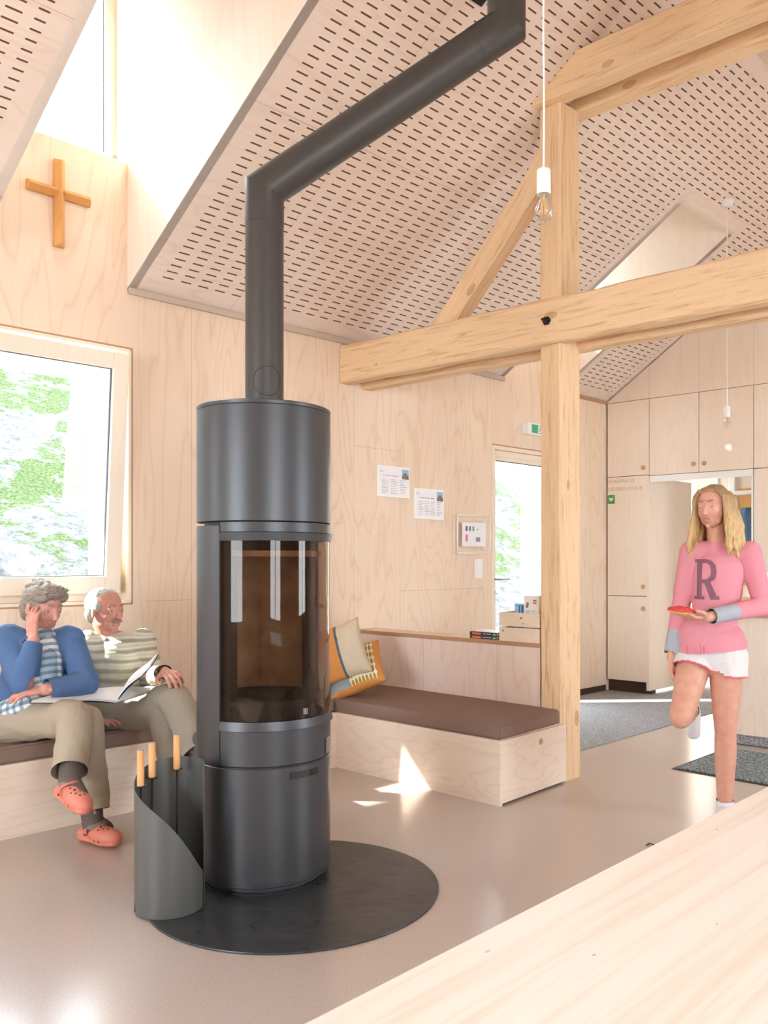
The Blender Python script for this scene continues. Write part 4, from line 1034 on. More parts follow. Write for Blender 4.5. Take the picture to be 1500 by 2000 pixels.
# books beside the crate
xb0, xb1 = (hit(916, 1245, LG_, nB)-LG_).dot(TB), (hit(970, 1250, LG_, nB)-LG_).dot(TB)
cols = [((66, 66, 70), (222, 120, 70), 'lower dark book with orange and green spine beside the crate'), ((52, 52, 58), (225, 110, 60), 'upper dark book with orange spine, topmost of the little pile')]
z = 0
for i, (cc, sc2, lab) in enumerate(cols):
    hb = .021
    b = empty('book', onledge(xb0, .008)+Vector((0, 0, z)), angB); tag(b, lab, 'book', 'books on the ledge')
    mc = plain('book_cover_%d' % i, rgb(*cc), .4); w_ = xb1-xb0-.008
    quick('cover', mc, b, boxes=[(0, w_, 0, .13, 0, .002), (0, w_, 0, .13, hb-.002, hb), (0, w_, 0, .002, .002, hb-.002)])
    quick('pages', M['paper'], b, boxes=[(.003, w_-.003, .002, .127, .002, hb-.002)])
    quick('spine_colour', plain('spine_%d' % i, rgb(*sc2), .4), b, boxes=[(.02, w_*.42, -.0006, 0, .004, hb-.005)])
    quick('spine_text', M['paper'], b, boxes=[(w_*.5, w_*.62, -.0006, 0, .009, .012), (w_*.64, w_*.8, -.0006, 0, .009, .012)])
    quick('spine_tag', plain('spine_tag_%d' % i, rgb(120, 215, 140), .4), b, boxes=[(w_*.87, w_*.97, -.0006, 0, .004, hb-.006)])
    z += hb + .0005
o = quick('leaflet', M['paper'], None, loc=onledge(xb0+.03, .02)+Vector((0, 0, z)), rotz=angB-.06, boxes=[(0, .19, 0, .12, 0, .004)]); tag(o, 'white leaflets lying on top of the books', 'leaflet')

# ------------------------------------------------------------------ pillows in the corner
def pillow(name, w_, h, th, mats, pattern, label, loc, rx, ry, rz, seed):
    """w_ x h pillow in local xz-plane, thickness th along y; pattern(u, v) -> material index"""
    bm = bmesh.new(); n = 44; grid = {}
    for sgn in (-1, 1):
        for i in range(n+1):
            for j in range(n+1):
                u, v_ = i/n*2-1, j/n*2-1
                if sgn == 1 and (i in (0, n) or j in (0, n)): grid[(1, i, j)] = grid[(-1, i, j)]; continue
                pin = 1 - .07*(1-abs(u)**2.5)*abs(v_)**3; pin2 = 1 - .07*(1-abs(v_)**2.5)*abs(u)**3
                d = th/2*((1-abs(u)**2.6)*(1-abs(v_)**2.6))**.42*(1+.12*noise.noise((u*2+seed, v_*2, sgn)))
                grid[(sgn, i, j)] = bm.verts.new((u*w_/2*pin2, sgn*d + .004*noise.noise((u*6, v_*6, seed)), v_*h/2*pin))
        for i in range(n):
            for j in range(n):
                f = bm.faces.new([grid[(sgn, i, j)], grid[(sgn, i+1, j)], grid[(sgn, i+1, j+1)], grid[(sgn, i, j+1)]]); f.smooth = True
                f.material_index = pattern((i+.5)/n, (j+.5)/n, sgn)
    o = build(name, bm, mats, None, True); o.location = loc; o.rotation_euler = Euler((rx, ry, rz), 'YXZ'); tag(o, label, 'pillow', 'scatter pillows in the bench corner')
    return o
fab = lambda nm, c, b=.5: plain(nm, rgb(*c), .9, spec=.1, var=.2, vscale=220, bump=b, bscale=500)
M['p_orange'] = fab('orange_cotton', (222, 150, 84)); M['p_cream'] = fab('cream_cotton', (214, 198, 172)); M['p_grey'] = fab('blue_grey_cotton', (92, 108, 124)); M['p_light'] = fab('grey_satin', (150, 160, 168), .2)
k = NT('leaf_print_cotton'); v = k.coord(); x, y, z = k.xyz(v)
def cell(a, p): return k.math('SUBTRACT', k.math('FRACT', k.math('ADD', k.math('DIVIDE', a, p), 20.0)), .5)
cx1, cz1 = cell(x, .046), cell(z, .062)
d1_ = k.math('SQRT', k.math('ADD', k.math('MULTIPLY', k.math('MULTIPLY', k.math('SUBTRACT', k.math('ABSOLUTE', cx1), .25), 2.1), k.math('MULTIPLY', k.math('SUBTRACT', k.math('ABSOLUTE', cx1), .25), 2.1)), k.math('MULTIPLY', cz1, cz1)))
k.base(k.mix(k.math('LESS_THAN', d1_, .42), rgb(232, 224, 206), k.mix(k.math('LESS_THAN', d1_, .32), rgb(186, 160, 80), rgb(168, 142, 66))), .9, 0, .1); M['p_leaf'] = k.m
M['p_white'] = fab('white_print_cotton', (226, 222, 214))
pil_o = G(700, 1330, ZCU)
w1 = P(700, 1285, 5.32)
pillow('pillow', .36, .36, .14, [M['p_cream'], M['p_grey'], M['p_orange'], M['p_white']], lambda u, v, s: 0 if u > .60 else 1 if u > .54 else 2 if u > .20 else 3,
       'striped pillow in cream, grey and orange leaning upright in the bench corner', P(662, 1276, 5.24), math.radians(-14), math.radians(-20), math.radians(-10), 2)
pillow('pillow', .37, .38, .13, [M['p_orange'], M['p_leaf'], M['p_light']], lambda u, v, s: 0 if u > .90 or v < .04 else 1 if u > .42 else 2,
       'patterned pillow with leaf print and grey satin, lying against the backrest', P(694, 1309, 5.30), math.radians(-52), math.radians(-22), math.radians(-4), 5)

# ------------------------------------------------------------------ coats and art in the passage
def onpassage(px, py, k_=1.43): return hit(px, py, W(TG, 0)+A*k_, Vector((T.y, -T.x, 0)))
a, b = onpassage(1443, 962), onpassage(1466, 971)
t0_ = (a-LG-A*1.45).dot(T)
sh_ = struct(quick('niche_panel', M['oak'], loc=LG+A*1.45, rotz=ANG_T, boxes=[(t0_, t0_+.5, -.02, -.001, 1.0, 2.0)]), 'brown wooden panel behind the coat', 'panel')
o = quick('hat_shelf', M['white'], None, loc=LG+A*1.45, rotz=ANG_T, boxes=[(t0_, t0_+.5, -.25, -.021, a.z-.03, a.z+.0)]); tag(o, 'white hat shelf above the hanging blue jacket', 'shelf')
struct(quick('trim_4', M['white'], loc=LG+A*1.45, rotz=ANG_T, boxes=[(t0_-.10, t0_-.03, -.06, -.001, 0, 2.3), (t0_-.28, t0_-.22, -.03, -.001, 0, 2.3)]))
jc = onpassage(1462, 1050, 1.28)
bm = bmesh.new(); n = 16; m_ = 20; rows = []
for i in range(n+1):
    z = -.62*i/n; wd = .06 + .10*min(1, i/3.0); r = []
    for j in range(m_):
        an = 2*math.pi*j/m_; r.append(bm.verts.new((wd*math.cos(an)*(1+.1*math.sin(an*5+i*.3)), .06*math.sin(an)*(1+.2*math.sin(an*7+i*.2)), z)))
    rows.append(r)
for p, q in zip(rows, rows[1:]):
    for j in range(m_): bm.faces.new((p[j], p[(j+1) % m_], q[(j+1) % m_], q[j]))
bm.faces.new(rows[0]); bm.faces.new(rows[-1])
M['denim'] = plain('blue_jacket_cloth', rgb(92, 116, 148), .85, spec=.15, bump=.6, bscale=30)
o = build('jacket', bm, M['denim'], None, True, loc=(jc.x, jc.y, onpassage(1460, 992, 1.28).z), rotz=ANG_T); tag(o, 'blue jacket hanging below the white hat shelf in the passage', 'jacket')
bm = bmesh.new(); 
for s_ in (-1, 1): tube(bm, [(s_*.09, 0, -.05), (s_*.16, -.01, -.25), (s_*.17, -.02, -.5)], [.05, .045, .04], 12)
build('sleeve', bm, M['denim'], o, True)
pa = onpassage(1349, 985)
ta = (pa-LG-A*1.45).dot(T)
o = quick('line_drawing', M['paper'], None, loc=LG+A*1.45, rotz=ANG_T, boxes=[(ta-.04, ta+.26, -.02, -.001, 1.5, 2.0)]); tag(o, 'framed ink drawing on the passage wall, half hidden by the girl\'s hair', 'picture')
bm = bmesh.new(); rnd = random.Random(3)
for i in range(6):
    x, z = ta-.03+rnd.uniform(0, .12), 1.58+rnd.uniform(0, .36); pts = [(x+.02*math.cos(a*1.3+i), -.022, z+.02*math.sin(a*1.7)) for a in range(6)]; tube(bm, pts, .0016, 5)
build('ink_lines', bm, M['cast'], o)

# ------------------------------------------------------------------ people
# Each body is one continuous surface: overlapping tapered limbs and ellipsoids fused by a voxel remesh and smoothed.
class Blob:
    def __init__(s): s.bm = bmesh.new()
    def ell(s, c, r, rot=None, sub=3):
        R_ = rot.to_4x4() if rot is not None else Matrix.Identity(4)
        bmesh.ops.create_icosphere(s.bm, subdivisions=sub, radius=1, matrix=Matrix.Translation(c) @ R_ @ Matrix.Diagonal((r[0], r[1], r[2], 1)))
        return s
    def cap(s, a, b, ra, rb, flat=None, seg=20):
        """tapered limb from a to b; flat=(axis, factor) squashes it along an axis"""
        a, b = Vector(a), Vector(b); d = b-a; L = d.length
        if L < 1e-5: return s.ell(a, (ra, ra, ra))
        z = d/L; x = z.orthogonal().normalized() if flat is None else (Vector(flat[0]) - z*Vector(flat[0]).dot(z)).normalized(); y = z.cross(x); fx = 1 if flat is None else flat[1]
        rings = []
        prof = [(-math.cos(t), math.sin(t)) for t in (0.35, .8, 1.2, 1.57)]
        st = [(-ra*math.cos(t), ra*math.sin(t)) for t in (.3, .75, 1.15)] + [(L*i/6, ra+(rb-ra)*i/6) for i in range(7)] + [(L+rb*math.cos(t), rb*math.sin(t)) for t in (1.15, .75, .3)]
        for h, r in st:
            rings.append([s.bm.verts.new(a+z*h+(x*math.cos(6.28318*j/seg)*fx+y*math.sin(6.28318*j/seg))*r) for j in range(seg)])
        for p, q in zip(rings, rings[1:]):
            for j in range(seg): s.bm.faces.new((p[j], p[(j+1) % seg], q[(j+1) % seg], q[j]))
        s.bm.faces.new(rings[0]); s.bm.faces.new(rings[-1]); return s
    def chain(s, pts, rs, flat=None):
        for (a, b, ra, rb) in zip(pts, pts[1:], rs, rs[1:]): s.cap(a, b, ra, rb, flat)
        return s
    def make(s, name, mats, parent=None, voxel=.005, smooth=5, cuts=(), paint=(), wob=0.0, wscale=8.0, wdir=None):
        bmesh.ops.recalc_face_normals(s.bm, faces=s.bm.faces)
        me = bpy.data.meshes.new(name); s.bm.to_mesh(me); s.bm.free()
        o = bpy.data.objects.new(name, me); C.objects.link(o)
        r = o.modifiers.new('fuse', 'REMESH'); r.mode = 'VOXEL'; r.voxel_size = voxel; r.use_smooth_shade = True
        if smooth: q = o.modifiers.new('soft', 'SMOOTH'); q.factor = .5; q.iterations = smooth
        dg = bpy.context.evaluated_depsgraph_get(); m2 = bpy.data.meshes.new_from_object(o.evaluated_get(dg)); bpy.data.objects.remove(o)
        m2.name = name
        if cuts or wob:
            bm = bmesh.new(); bm.from_mesh(m2)
            if wob:
                bm.normal_update()
                mv = []
                for v in bm.verts:
                    p = v.co.copy()
                    if wdir is not None: p = p + Vector(wdir)*p.dot(Vector(wdir))*-.75
                    mv.append(wob*(noise.noise(p*wscale)+.5*noise.noise(p*wscale*2.3+Vector((5, 5, 5)))))
                for v, d in zip(bm.verts, mv): v.co += v.normal*d
            for co, no, rad in cuts:                          # clean hems and openings
                co, no = Vector(co), Vector(no).normalized()
                kill = [v for v in bm.verts if (v.co-co).dot(no) > 0 and (v.co-co).length < rad]
                bmesh.ops.delete(bm, geom=kill, context='VERTS')
                for v in bm.verts:
                    if v.is_boundary and (v.co-co).length < rad*1.05 and abs((v.co-co).dot(no)) < voxel*2.2: v.co -= no*(v.co-co).dot(no)
            bm.to_mesh(m2); bm.free()
        mats = mats if isinstance(mats, (list, tuple)) else [mats]
        q = link(name, m2, None, parent)
        for x in mats: m2.materials.append(x)
        n = len(m2.polygons)
        m2.polygons.foreach_set('use_smooth', [True]*n)
        if paint:
            ce = np.empty(n*3); m2.polygons.foreach_get('center', ce); ce = ce.reshape(-1, 3); idx = np.zeros(n, dtype=np.int32)
            for c_, r_, rot, mi in paint:
                d = (ce-np.array(c_))
                if rot is not None: d = d @ np.array(rot)      # into the local frame of rot
                idx[((d/np.array(r_))**2).sum(1) < 1] = mi
            m2.polygons.foreach_set('material_index', idx)
        m2.update()
        return q

def frame(fwd, up):
    f = Vector(fwd).normalized(); u = Vector(up); u = (u-f*u.dot(f)).normalized(); r = f.cross(u)
    return Matrix(((r.x, f.x, u.x), (r.y, f.y, u.y), (r.z, f.z, u.z)))   # columns: right, forward, up

def hand(b, wrist, direction, palm_n, side, k=1.0, curl=.5, spread=.12, thumb=.6, w=.016):
    """palm, four separate fingers of unequal length and a thumb from the palm's side; side=+1 puts the thumb on direction x palm_n"""
    d = Vector(direction).normalized(); n = Vector(palm_n); n = (n-d*n.dot(d)).normalized(); s = d.cross(n)*side
    wrist = Vector(wrist)
    b.cap(wrist-d*.03*k, wrist+d*.02*k, w*1.35*k, w*1.3*k, (n, .75))
    kn = []
    for i, off in enumerate((.030, .010, -.010, -.028)):
        p = wrist + d*(.088-.004*abs(i-1.2)**2)*k + s*off*k; kn.append(p)
        b.cap(wrist+d*.02*k+s*off*.55*k, p, .0125*k, .0105*k)
    b.ell(wrist+d*.05*k+n*.004*k, (.034*k, .036*k, .013*k), Matrix((s, d, n)).transposed())
    for i, (p, L) in enumerate(zip(kn, (.072, .080, .075, .060))):
        a = curl*(1+.12*i); dd = (d + s*(1.5-i)*spread*.6).normalized(); q = p; rr = (.0093, .0086, .0080, .0068)
        for j, f in enumerate((.45, .31, .24)):
            a_ = a*(.55+.75*j); e = dd*math.cos(a_)+n*math.sin(a_); e.normalize()
            q2 = q + e*L*f*k; b.cap(q, q2, rr[j]*k, rr[j+1]*k); q = q2
    t0 = wrist+d*.022*k+s*.024*k; t1 = t0 + (d*.6+s*.75+n*.35).normalized()*.040*k; t2 = t1 + (d*(.8)+s*(.55-.5*thumb)+n*.4*thumb).normalized()*.032*k; t3 = t2 + (d+s*(.25-.6*thumb)+n*.4*thumb).normalized()*.025*k
    b.chain([t0, t1, t2, t3], [.0135*k, .0115*k, .0098*k, .0078*k])

def head(b, c, Fm, k=1.0, female=False):
    """skull, face, nose, lips, ears; Fm columns right/forward/up. Returns paint list and eye centres"""
    def L(x, y, z): return Vector(c) + Fm @ Vector((x*k, y*k, z*k))
    def e(x, y, z, rx, ry, rz, rot=None): b.ell(L(x, y, z), (rx*k, ry*k, rz*k), Fm if rot is None else Fm @ rot)
    e(0, -.012, .030, .074, .092, .084); e(0, .016, -.008, .067, .074, .086)
    e(0, .028, -.062, .050 if not female else .044, .052, .044); e(0, .060, -.095, .020 if not female else .015, .018, .015)
    b.cap(L(0, .084, .012), L(0, .104, -.026), .0085*k, .0115*k); e(0, .098, -.030, .0155, .012, .009)
    b.cap(L(-.036, .072, .030), L(0, .082, .028), .010*k, .010*k); b.cap(L(.036, .072, .030), L(0, .082, .028), .010*k, .010*k)
    for s in (-1, 1):
        e(s*.036, .050, -.024, .021, .024, .024); e(s*(.044 if not female else .038), .018, -.056, .016, .038, .03)
        e(s*.074, -.006, -.008, .008, .019, .031, Matrix.Rotation(s*-.35, 3, 'Z')); e(s*.032, .068, .006, .017, .014, .010)
    for s in (-1, 1): e(s*.032, .0715, .0125, .0165, .0125, .0070); e(s*.032, .0700, -.0050, .0160, .0120, .0055)
    e(0, .086, -.055, .024, .011, .0062); e(0, .083, -.068, .021, .011, .0075)
    return L
def eyes(parent, L, Fm, k=1.0, iris=(90, 110, 125)):
    M_w, M_i = M['eye_white'], plain('iris', rgb(*iris), .2)
    for s in (-1, 1):
        bm = bmesh.new(); bmesh.ops.create_icosphere(bm, subdivisions=3, radius=.0115*k)
        for f in bm.faces:
            if f.calc_center_median().normalized().y > .86: f.material_index = 1
        o = build('eye', bm, [M_w, M_i], parent, True); o.matrix_basis = Matrix.Translation(L(s*.031, .0715, .004)) @ Fm.to_4x4()
M['eye_white'] = plain('eye_white', rgb(225, 220, 215), .25)

def skin(name, c, dark):
    k = NT(name); v = k.coord(); n = k.noise(v, 25, 3)
    k.base(k.mix(k.ramp(n, [(.35, (0, 0, 0)), (.7, (1, 1, 1))]), rgb(*c), rgb(*dark)), .5, 0, .35)
    k.b.inputs['Subsurface Weight'].default_value = .08; k.b.inputs['Subsurface Radius'].default_value = (.02, .008, .005); k.b.inputs['Subsurface Scale'].default_value = .4
    k.bump(k.noise(v, 220, 2), .15, .001); return k.m
M['skin_m'] = skin('skin_ruddy', (208, 154, 138), (198, 136, 120))
M['skin_f'] = skin('skin_fair', (216, 164, 142), (208, 152, 130))
M['lips'] = plain('lips', rgb(196, 126, 114), .4); M['lips_m'] = plain('lips_weathered', rgb(192, 132, 118), .5)
M['brow_grey'] = plain('eyebrow_grey', rgb(140, 128, 120), .8)
M['brow_fair'] = plain('eyebrow_fair', rgb(150, 110, 76), .8)
def hairmat(name, c1, c2, sc=(60, 60, 8), zlo=None):
    k = NT(name); v = k.coord(sc); n = k.noise(v, 2.2, 4, .6, .4)
    col = k.ramp(n, [(.32, rgb(*c1)), (.6, rgb(*c2)), (.8, tuple(min(.9, x*1.25) for x in rgb(*c2)))])
    k.base(col, .5, 0, .4); k.bump(n, .6, .006); return k
M['hair_greybrown'] = hairmat('hair_grey_brown', (112, 100, 90), (156, 145, 134), (12, 60, 60)).m
M['hair_grey'] = hairmat('hair_grey', (150, 148, 144), (205, 204, 200), (40, 40, 30)).m
kk_ = hairmat('hair_blonde', (178, 140, 92), (222, 190, 138), (70, 70, 7))
x, y, z = kk_.xyz(kk_.coord())
mr = kk_.math('MULTIPLY', kk_.math('SUBTRACT', z, 1.42), 6.0)
mr = kk_.math('MAXIMUM', kk_.math('MINIMUM', mr, 1.0), 0.0)
old = kk_.b.inputs['Base Color'].links[0].from_socket
kk_.put(kk_.b.inputs['Base Color'], kk_.mix(kk_.math('MULTIPLY', mr, .7), old, rgb(138, 104, 74)))
M['hair_blonde'] = kk_.m
def cloth(name, c, bump=.5, scale=26, var=.18, rough=.9):
    k = NT(name); v = k.coord(); n = k.noise(v, scale, 4, .6, .3); n2 = k.noise(v, 400, 2)
    k.base(k.mix(k.math('MULTIPLY', k.noise(v, 9, 3), var*2), rgb(*c), tuple(x*.72 for x in rgb(*c))), rough, 0, .15)
    k.bump(k.math('ADD', n, k.math('MULTIPLY', n2, .12)), bump, .012); return k.m
M['khaki'] = cloth('khaki_cotton', (176, 164, 146)); M['khaki2'] = cloth('stone_cotton', (166, 158, 144))
M['cardigan'] = cloth('blue_knit', (86, 114, 156), .45, 16)
M['pink'] = cloth('pink_jersey', (226, 150, 162), .35, 14); M['grey_cuff'] = cloth('grey_cuff', (176, 180, 190), .4, 30)
M['shorts'] = cloth('white_marl', (226, 224, 222), .4, 22); M['trim_pink'] = plain('coral_trim', rgb(236, 96, 116), .7)
M['sock_grey'] = cloth('grey_wool_sock', (112, 102, 98), .5, 90); M['sock_pale'] = cloth('pale_heel', (150, 140, 132), .4, 60)
M['sock_white'] = cloth('white_sock', (232, 232, 236), .5, 60); M['sock_mark'] = plain('sock_mark', rgb(110, 110, 116), .8)
M['clog'] = plain('coral_foam', rgb(222, 134, 114), .55, var=.15, vscale=30); M['clog_hole'] = plain('clog_hole', rgb(84, 52, 48), .8)
# plaid shirt and striped jumper patterns
k = NT('plaid_shirt'); v = k.coord(kind='Object', rot=(.2, .3, .75)); x, y, z = k.xyz(v)
def stripe(a, p, duty, off=0.0): return k.math('LESS_THAN', k.math('FRACT', k.math('ADD', k.math('DIVIDE', a, p), 30.0+off)), duty)
col = k.mix(k.math('MULTIPLY', stripe(x, .036, .42), .6), rgb(222, 228, 234), rgb(40, 110, 138))
col = k.mix(k.math('MULTIPLY', stripe(z, .034, .40), .6), col, rgb(52, 70, 104)); col = k.mix(k.math('MULTIPLY', stripe(z, .034, .12, .6), .6), col, rgb(70, 160, 178))
k.base(col, .85, 0, .15); k.bump(k.noise(v, 18, 3), .4, .01); M['plaid'] = k.m
k = NT('striped_jumper'); v = k.coord(); x, y, z = k.xyz(v); n = k.noise(v, 7, 3)
zz_ = k.math('ADD', z, k.math('MULTIPLY', n, .035)); st_ = k.math('SINE', k.math('MULTIPLY', zz_, 2*math.pi/.048))
st2 = k.math('SINE', k.math('MULTIPLY', zz_, 2*math.pi/.024))
col = k.ramp(k.math('ADD', k.math('MULTIPLY', st_, .5), .5), [(.1, rgb(166, 166, 148)), (.35, rgb(198, 199, 184)), (.65, rgb(222, 221, 210)), (.95, rgb(210, 207, 190))])
k.base(col, .95, 0, .1); k.bump(k.math('ADD', st2, k.noise(v, 150, 2)), .35, .006); M['jumper'] = k.m

def local(o, root):                                       # parent while keeping world placement
    o.parent = root; o.matrix_parent_inverse = root.matrix_world.inverted() if False else Matrix.Translation(-Vector(root.location))
def clog(parent, heel, fwd, up, k=1.0):
    """slip-on foam clog; heel point on the sole line, fwd towards the toes"""
    f = Vector(fwd).normalized(); u = Vector(up); u = (u-f*u.dot(f)).normalized(); r = f.cross(u); Fm = Matrix((r, f, u)).transposed()
    heel = Vector(heel)
    def Q(x, y, z): return heel + r*x*k + f*y*k + u*z*k
    b = Blob()
    b.chain([Q(0, .035, .018), Q(0, .10, .018), Q(0, .17, .020), Q(.004, .22, .022)], [.036*k, .036*k, .048*k, .040*k], (u, .42))
    b.ell(Q(.002, .175, .042), (.050*k, .088*k, .042*k), Fm); b.ell(Q(0, .12, .05), (.043*k, .06*k, .042*k), Fm)
    b.ell(Q(0, .032, .034), (.036*k, .036*k, .034*k), Fm)
    holes = []
    for i, (x, y) in enumerate([(-.02, .13), (0, .125), (.02, .13), (-.027, .155), (-.009, .15), (.011, .15), (.029, .155), (-.018, .178), (0, .175), (.02, .178), (-.008, .2), (.012, .2)]):
        holes.append((Q(x, y, .09-.12*abs(x)-(y-.12)*.10), ((.0058 if i % 2 else .0045)*k, .0058*k, .05*k), np.array(Fm), 1))
    for s in (-1, 1):
        for y in (.12, .15, .18): holes.append((Q(s*.053, y, .030), (.012*k, .0065*k, .0055*k), np.array(Fm), 1))
    o = b.make('clog', [M['clog'], M['clog_hole']], parent, .0032, 3, paint=holes)
    st = Blob(); st.chain([Q(.048, .098, .050), Q(.050, .096, .070), Q(.042, .102, .088), Q(.022, .108, .098), Q(0, .110, .101), Q(-.022, .108, .098), Q(-.042, .102, .088), Q(-.050, .096, .070), Q(-.048, .098, .050)], [.0065*k]*9, None)
    s = st.make('strap', [M['clog']], o, .0032, 2)
    bm = bmesh.new()
    for sx in (-1, 1): bmesh.ops.create_icosphere(bm, subdivisions=2, radius=.007*k, matrix=Matrix.Translation(Q(sx*.050, .096, .052)))
    build('rivets', bm, M['clog_hole'], s, True)
    return o

X_, Z_ = Vector((1, 0, 0)), Vector((0, 0, 1))
def person(label, at):
    r = empty('person', at); tag(r, label, 'person'); return r
def reparent(root):
    for o in list(root.children): o.matrix_parent_inverse = Matrix.Translation(-Vector(root.location))
def brows(parent, L, m, k=1.0):
    for s in (-1, 1):
        b = Blob(); b.chain([L(s*.014, .0900, .031), L(s*.030, .085, .036), L(s*.046, .072, .031)], [.0030*k, .0034*k, .0022*k]); b.make('eyebrow', m, parent, .002, 2)

# ---- man with blue cardigan, left end of the bench -------------------------------------------------
r1 = person('seated person in blue cardigan over plaid shirt, cheek on hand, orange clogs', W(-.72, .3, 0))
hip = P(38, 1408, 4.03); hipR = hip + A*-.085 + Z_*.0; hipL = hip + A*.085
kneeR = P(147, 1404, 3.76); ankR = P(136, 1528, 3.53)                    # upper, crossed leg
kneeL = P(166, 1408, 3.84); ankL = P(181, 1590, 3.74)                    # lower leg on the floor
chest = P(72, 1290, 3.99); neck0 = P(78, 1238, 4.0); hd = P(84, 1186, 3.99)
shR = P(18, 1252, 3.96); elR = P(46, 1336, 3.80); wrR = P(66, 1250, 3.86)
shL = P(134, 1254, 4.06); elL = P(168, 1334, 3.93); wrL = P(88, 1347, 3.78)
F1 = frame(Vector((.80, -.44, -.26)), Z_ + Vector((.10, .0, 0)))
b = Blob(); L1 = head(b, hd, F1)
b.cap(neck0 - Z_*.03, hd - F1 @ Vector((0, .02, .05)), .058, .054)
b.chain([hip, P(58, 1340, 4.02), chest, neck0 - Z_*.05], [.125, .12, .13, .07])
b.chain([shR, elR, wrR], [.052, .042, .026]); b.chain([shL, elL, wrL], [.052, .042, .027])
b.cap(shR, chest, .055, .09); b.cap(shL, chest, .055, .09)
b.chain([hipR, kneeR, ankR], [.085, .055, .036]); b.chain([hipL, kneeL, ankL], [.085, .055, .036])
toeR = ankR + Vector((.080, -.066, -.062)); toeL = Vector((G(211, 1640).x, G(211, 1640).y, .042))
b.chain([ankR, toeR], [.034, .028]); b.chain([ankL - Z_*.05, toeL], [.034, .028])
# hand supporting the cheek and the hand resting across the lap
cheek = L1(.066, .030, -.030)
hand(b, wrR, (cheek + Vector((.0, -.02, .06)) - wrR), (F1 @ Vector((-1, .1, 0))), 1, 1.0, .25, .1, .3)
hand(b, wrL, P(50, 1352, 3.76) - wrL, Vector((.05, .25, -1)), -1, 1.0, .38, .14, .5)
body = b.make('body', [M['skin_m'], M['lips_m']], r1, .0034, 4, paint=[(L1(0, .093, -.061), (.024, .012, .0115), np.array(F1), 1)])
eyes(body, L1, F1)
brows(r1, L1, M['brow_grey'])
b = Blob(); 
def hl(x, y, z, rx, ry, rz): b.ell(L1(x, y, z), (rx, ry, rz), F1)
hl(0, -.020, .040, .084, .096, .084); hl(0, -.058, -.008, .074, .058, .075); hl(0, .040, .088, .062, .052, .038); hl(.050, .01, .066, .04, .07, .04); hl(-.050, .01, .066, .04, .07, .04)
hl(0, -.065, -.05, .058, .038, .045)
rnd = random.Random(4)
for i in range(60):
    a = rnd.uniform(-1.2, 1.2); y = rnd.uniform(-.08, .08); p0 = L1(.07*math.sin(a), y, .055+.062*math.cos(a)); d_ = F1 @ Vector((math.sin(a)*.3, .9, .35+.2*rnd.random()))
    b.cap(p0, p0 + d_*rnd.uniform(.015, .03), .007, .002)
b.make('hair', M['hair_greybrown'], r1, .004, 4, wob=.002, wscale=40)
# cardigan with sleeves, shirt front and tails, trousers
def sleeve(pts, rs, cut_at, name, m, voxel=.006, wob=.006): pass
b = Blob(); up_t = P(60, 1335, 4.04)
b.chain([P(40, 1398, 4.03), up_t, chest + Vector((0, .01, 0)), neck0 - Z_*.055], [.150, .140, .148, .085])
b.cap(shR + Z_*.005, chest, .078, .115); b.cap(shL + Z_*.005, chest, .078, .115)
b.chain([shR, elR, wrR - (wrR-elR).normalized()*.02], [.070, .060, .040]); b.chain([shL, elL, wrL - (wrL-elL).normalized()*.02], [.070, .060, .046])
b.ell(neck0 - Z_*.03, (.085, .085, .04))
fw = Vector((.62, -.78, 0)).normalized()
ctr = chest + fw*.12
o = b.make('cardigan', M['cardigan'], r1, .006, 5, cuts=[(wrR - (wrR-elR).normalized()*.012, wrR-elR, .075), (wrL - (wrL-elL).normalized()*.012, wrL-elL, .075)], wob=.006, wscale=9)
b = Blob()
b.chain([P(66, 1385, 3.95) + fw*.03, P(78, 1330, 3.93) + fw*.045, chest + fw*.072, neck0 + fw*.028 - Z_*.035], [.098, .088, .096, .075])
b.chain([P(16, 1395, 3.92), P(60, 1378, 3.88), P(110, 1366, 3.90)], [.070, .070, .05])
b.make('shirt', M['plaid'], r1, .006, 5, wob=.005, wscale=10)
pass
b = Blob(); b.cap(hip - A*.06, hip + A*.06, .13, .13, (Z_, .7))
kR2 = kneeR + Z_*.004
b.chain([hipR, kR2], [.100, .078]); b.chain([kR2, kneeR + (ankR-kneeR)*.5, ankR + (kneeR-ankR)*.02], [.078, .076, .072])
b.chain([hipL, kneeL], [.100, .076]); b.chain([kneeL, kneeL + (ankL-kneeL)*.5, ankL + (kneeL-ankL)*.03], [.076, .072, .078])
o = b.make('trousers', M['khaki'], r1, .006, 5, cuts=[(ankR + (kneeR-ankR)*.16, ankR-kneeR, .11), (ankL + (kneeL-ankL)*.04, ankL-kneeL, .16)], wob=.009, wscale=9)
for a_, t_, kn in ((ankR, toeR, kneeR), (ankL - Z_*.04, toeL, kneeL)):
    b = Blob(); b.chain([a_ + (kn-a_).normalized()*.20, a_, a_ + (t_-a_)*.8], [.054, .045, .038])
    top = a_ + (kn-a_).normalized()*.05
    b.make('sock', [M['sock_grey'], M['sock_pale']], r1, .0034, 4, paint=[(a_ + (t_-a_)*.1 - Z_*.0, (.05, .05, .03), None, 1)])
# crossed foot hangs and points right; the other stands on the floor
clog(r1, ankR + Vector((-.060, .030, -.064)), Vector((.74, -.62, -.18)), Vector((.15, -.1, 1)), .96)
hL = G(157, 1640); tL = G(233, 1658); clog(r1, Vector((hL.x, hL.y, .001)), Vector((tL.x-hL.x, tL.y-hL.y, 0)), Z_, .98)
reparent(r1)

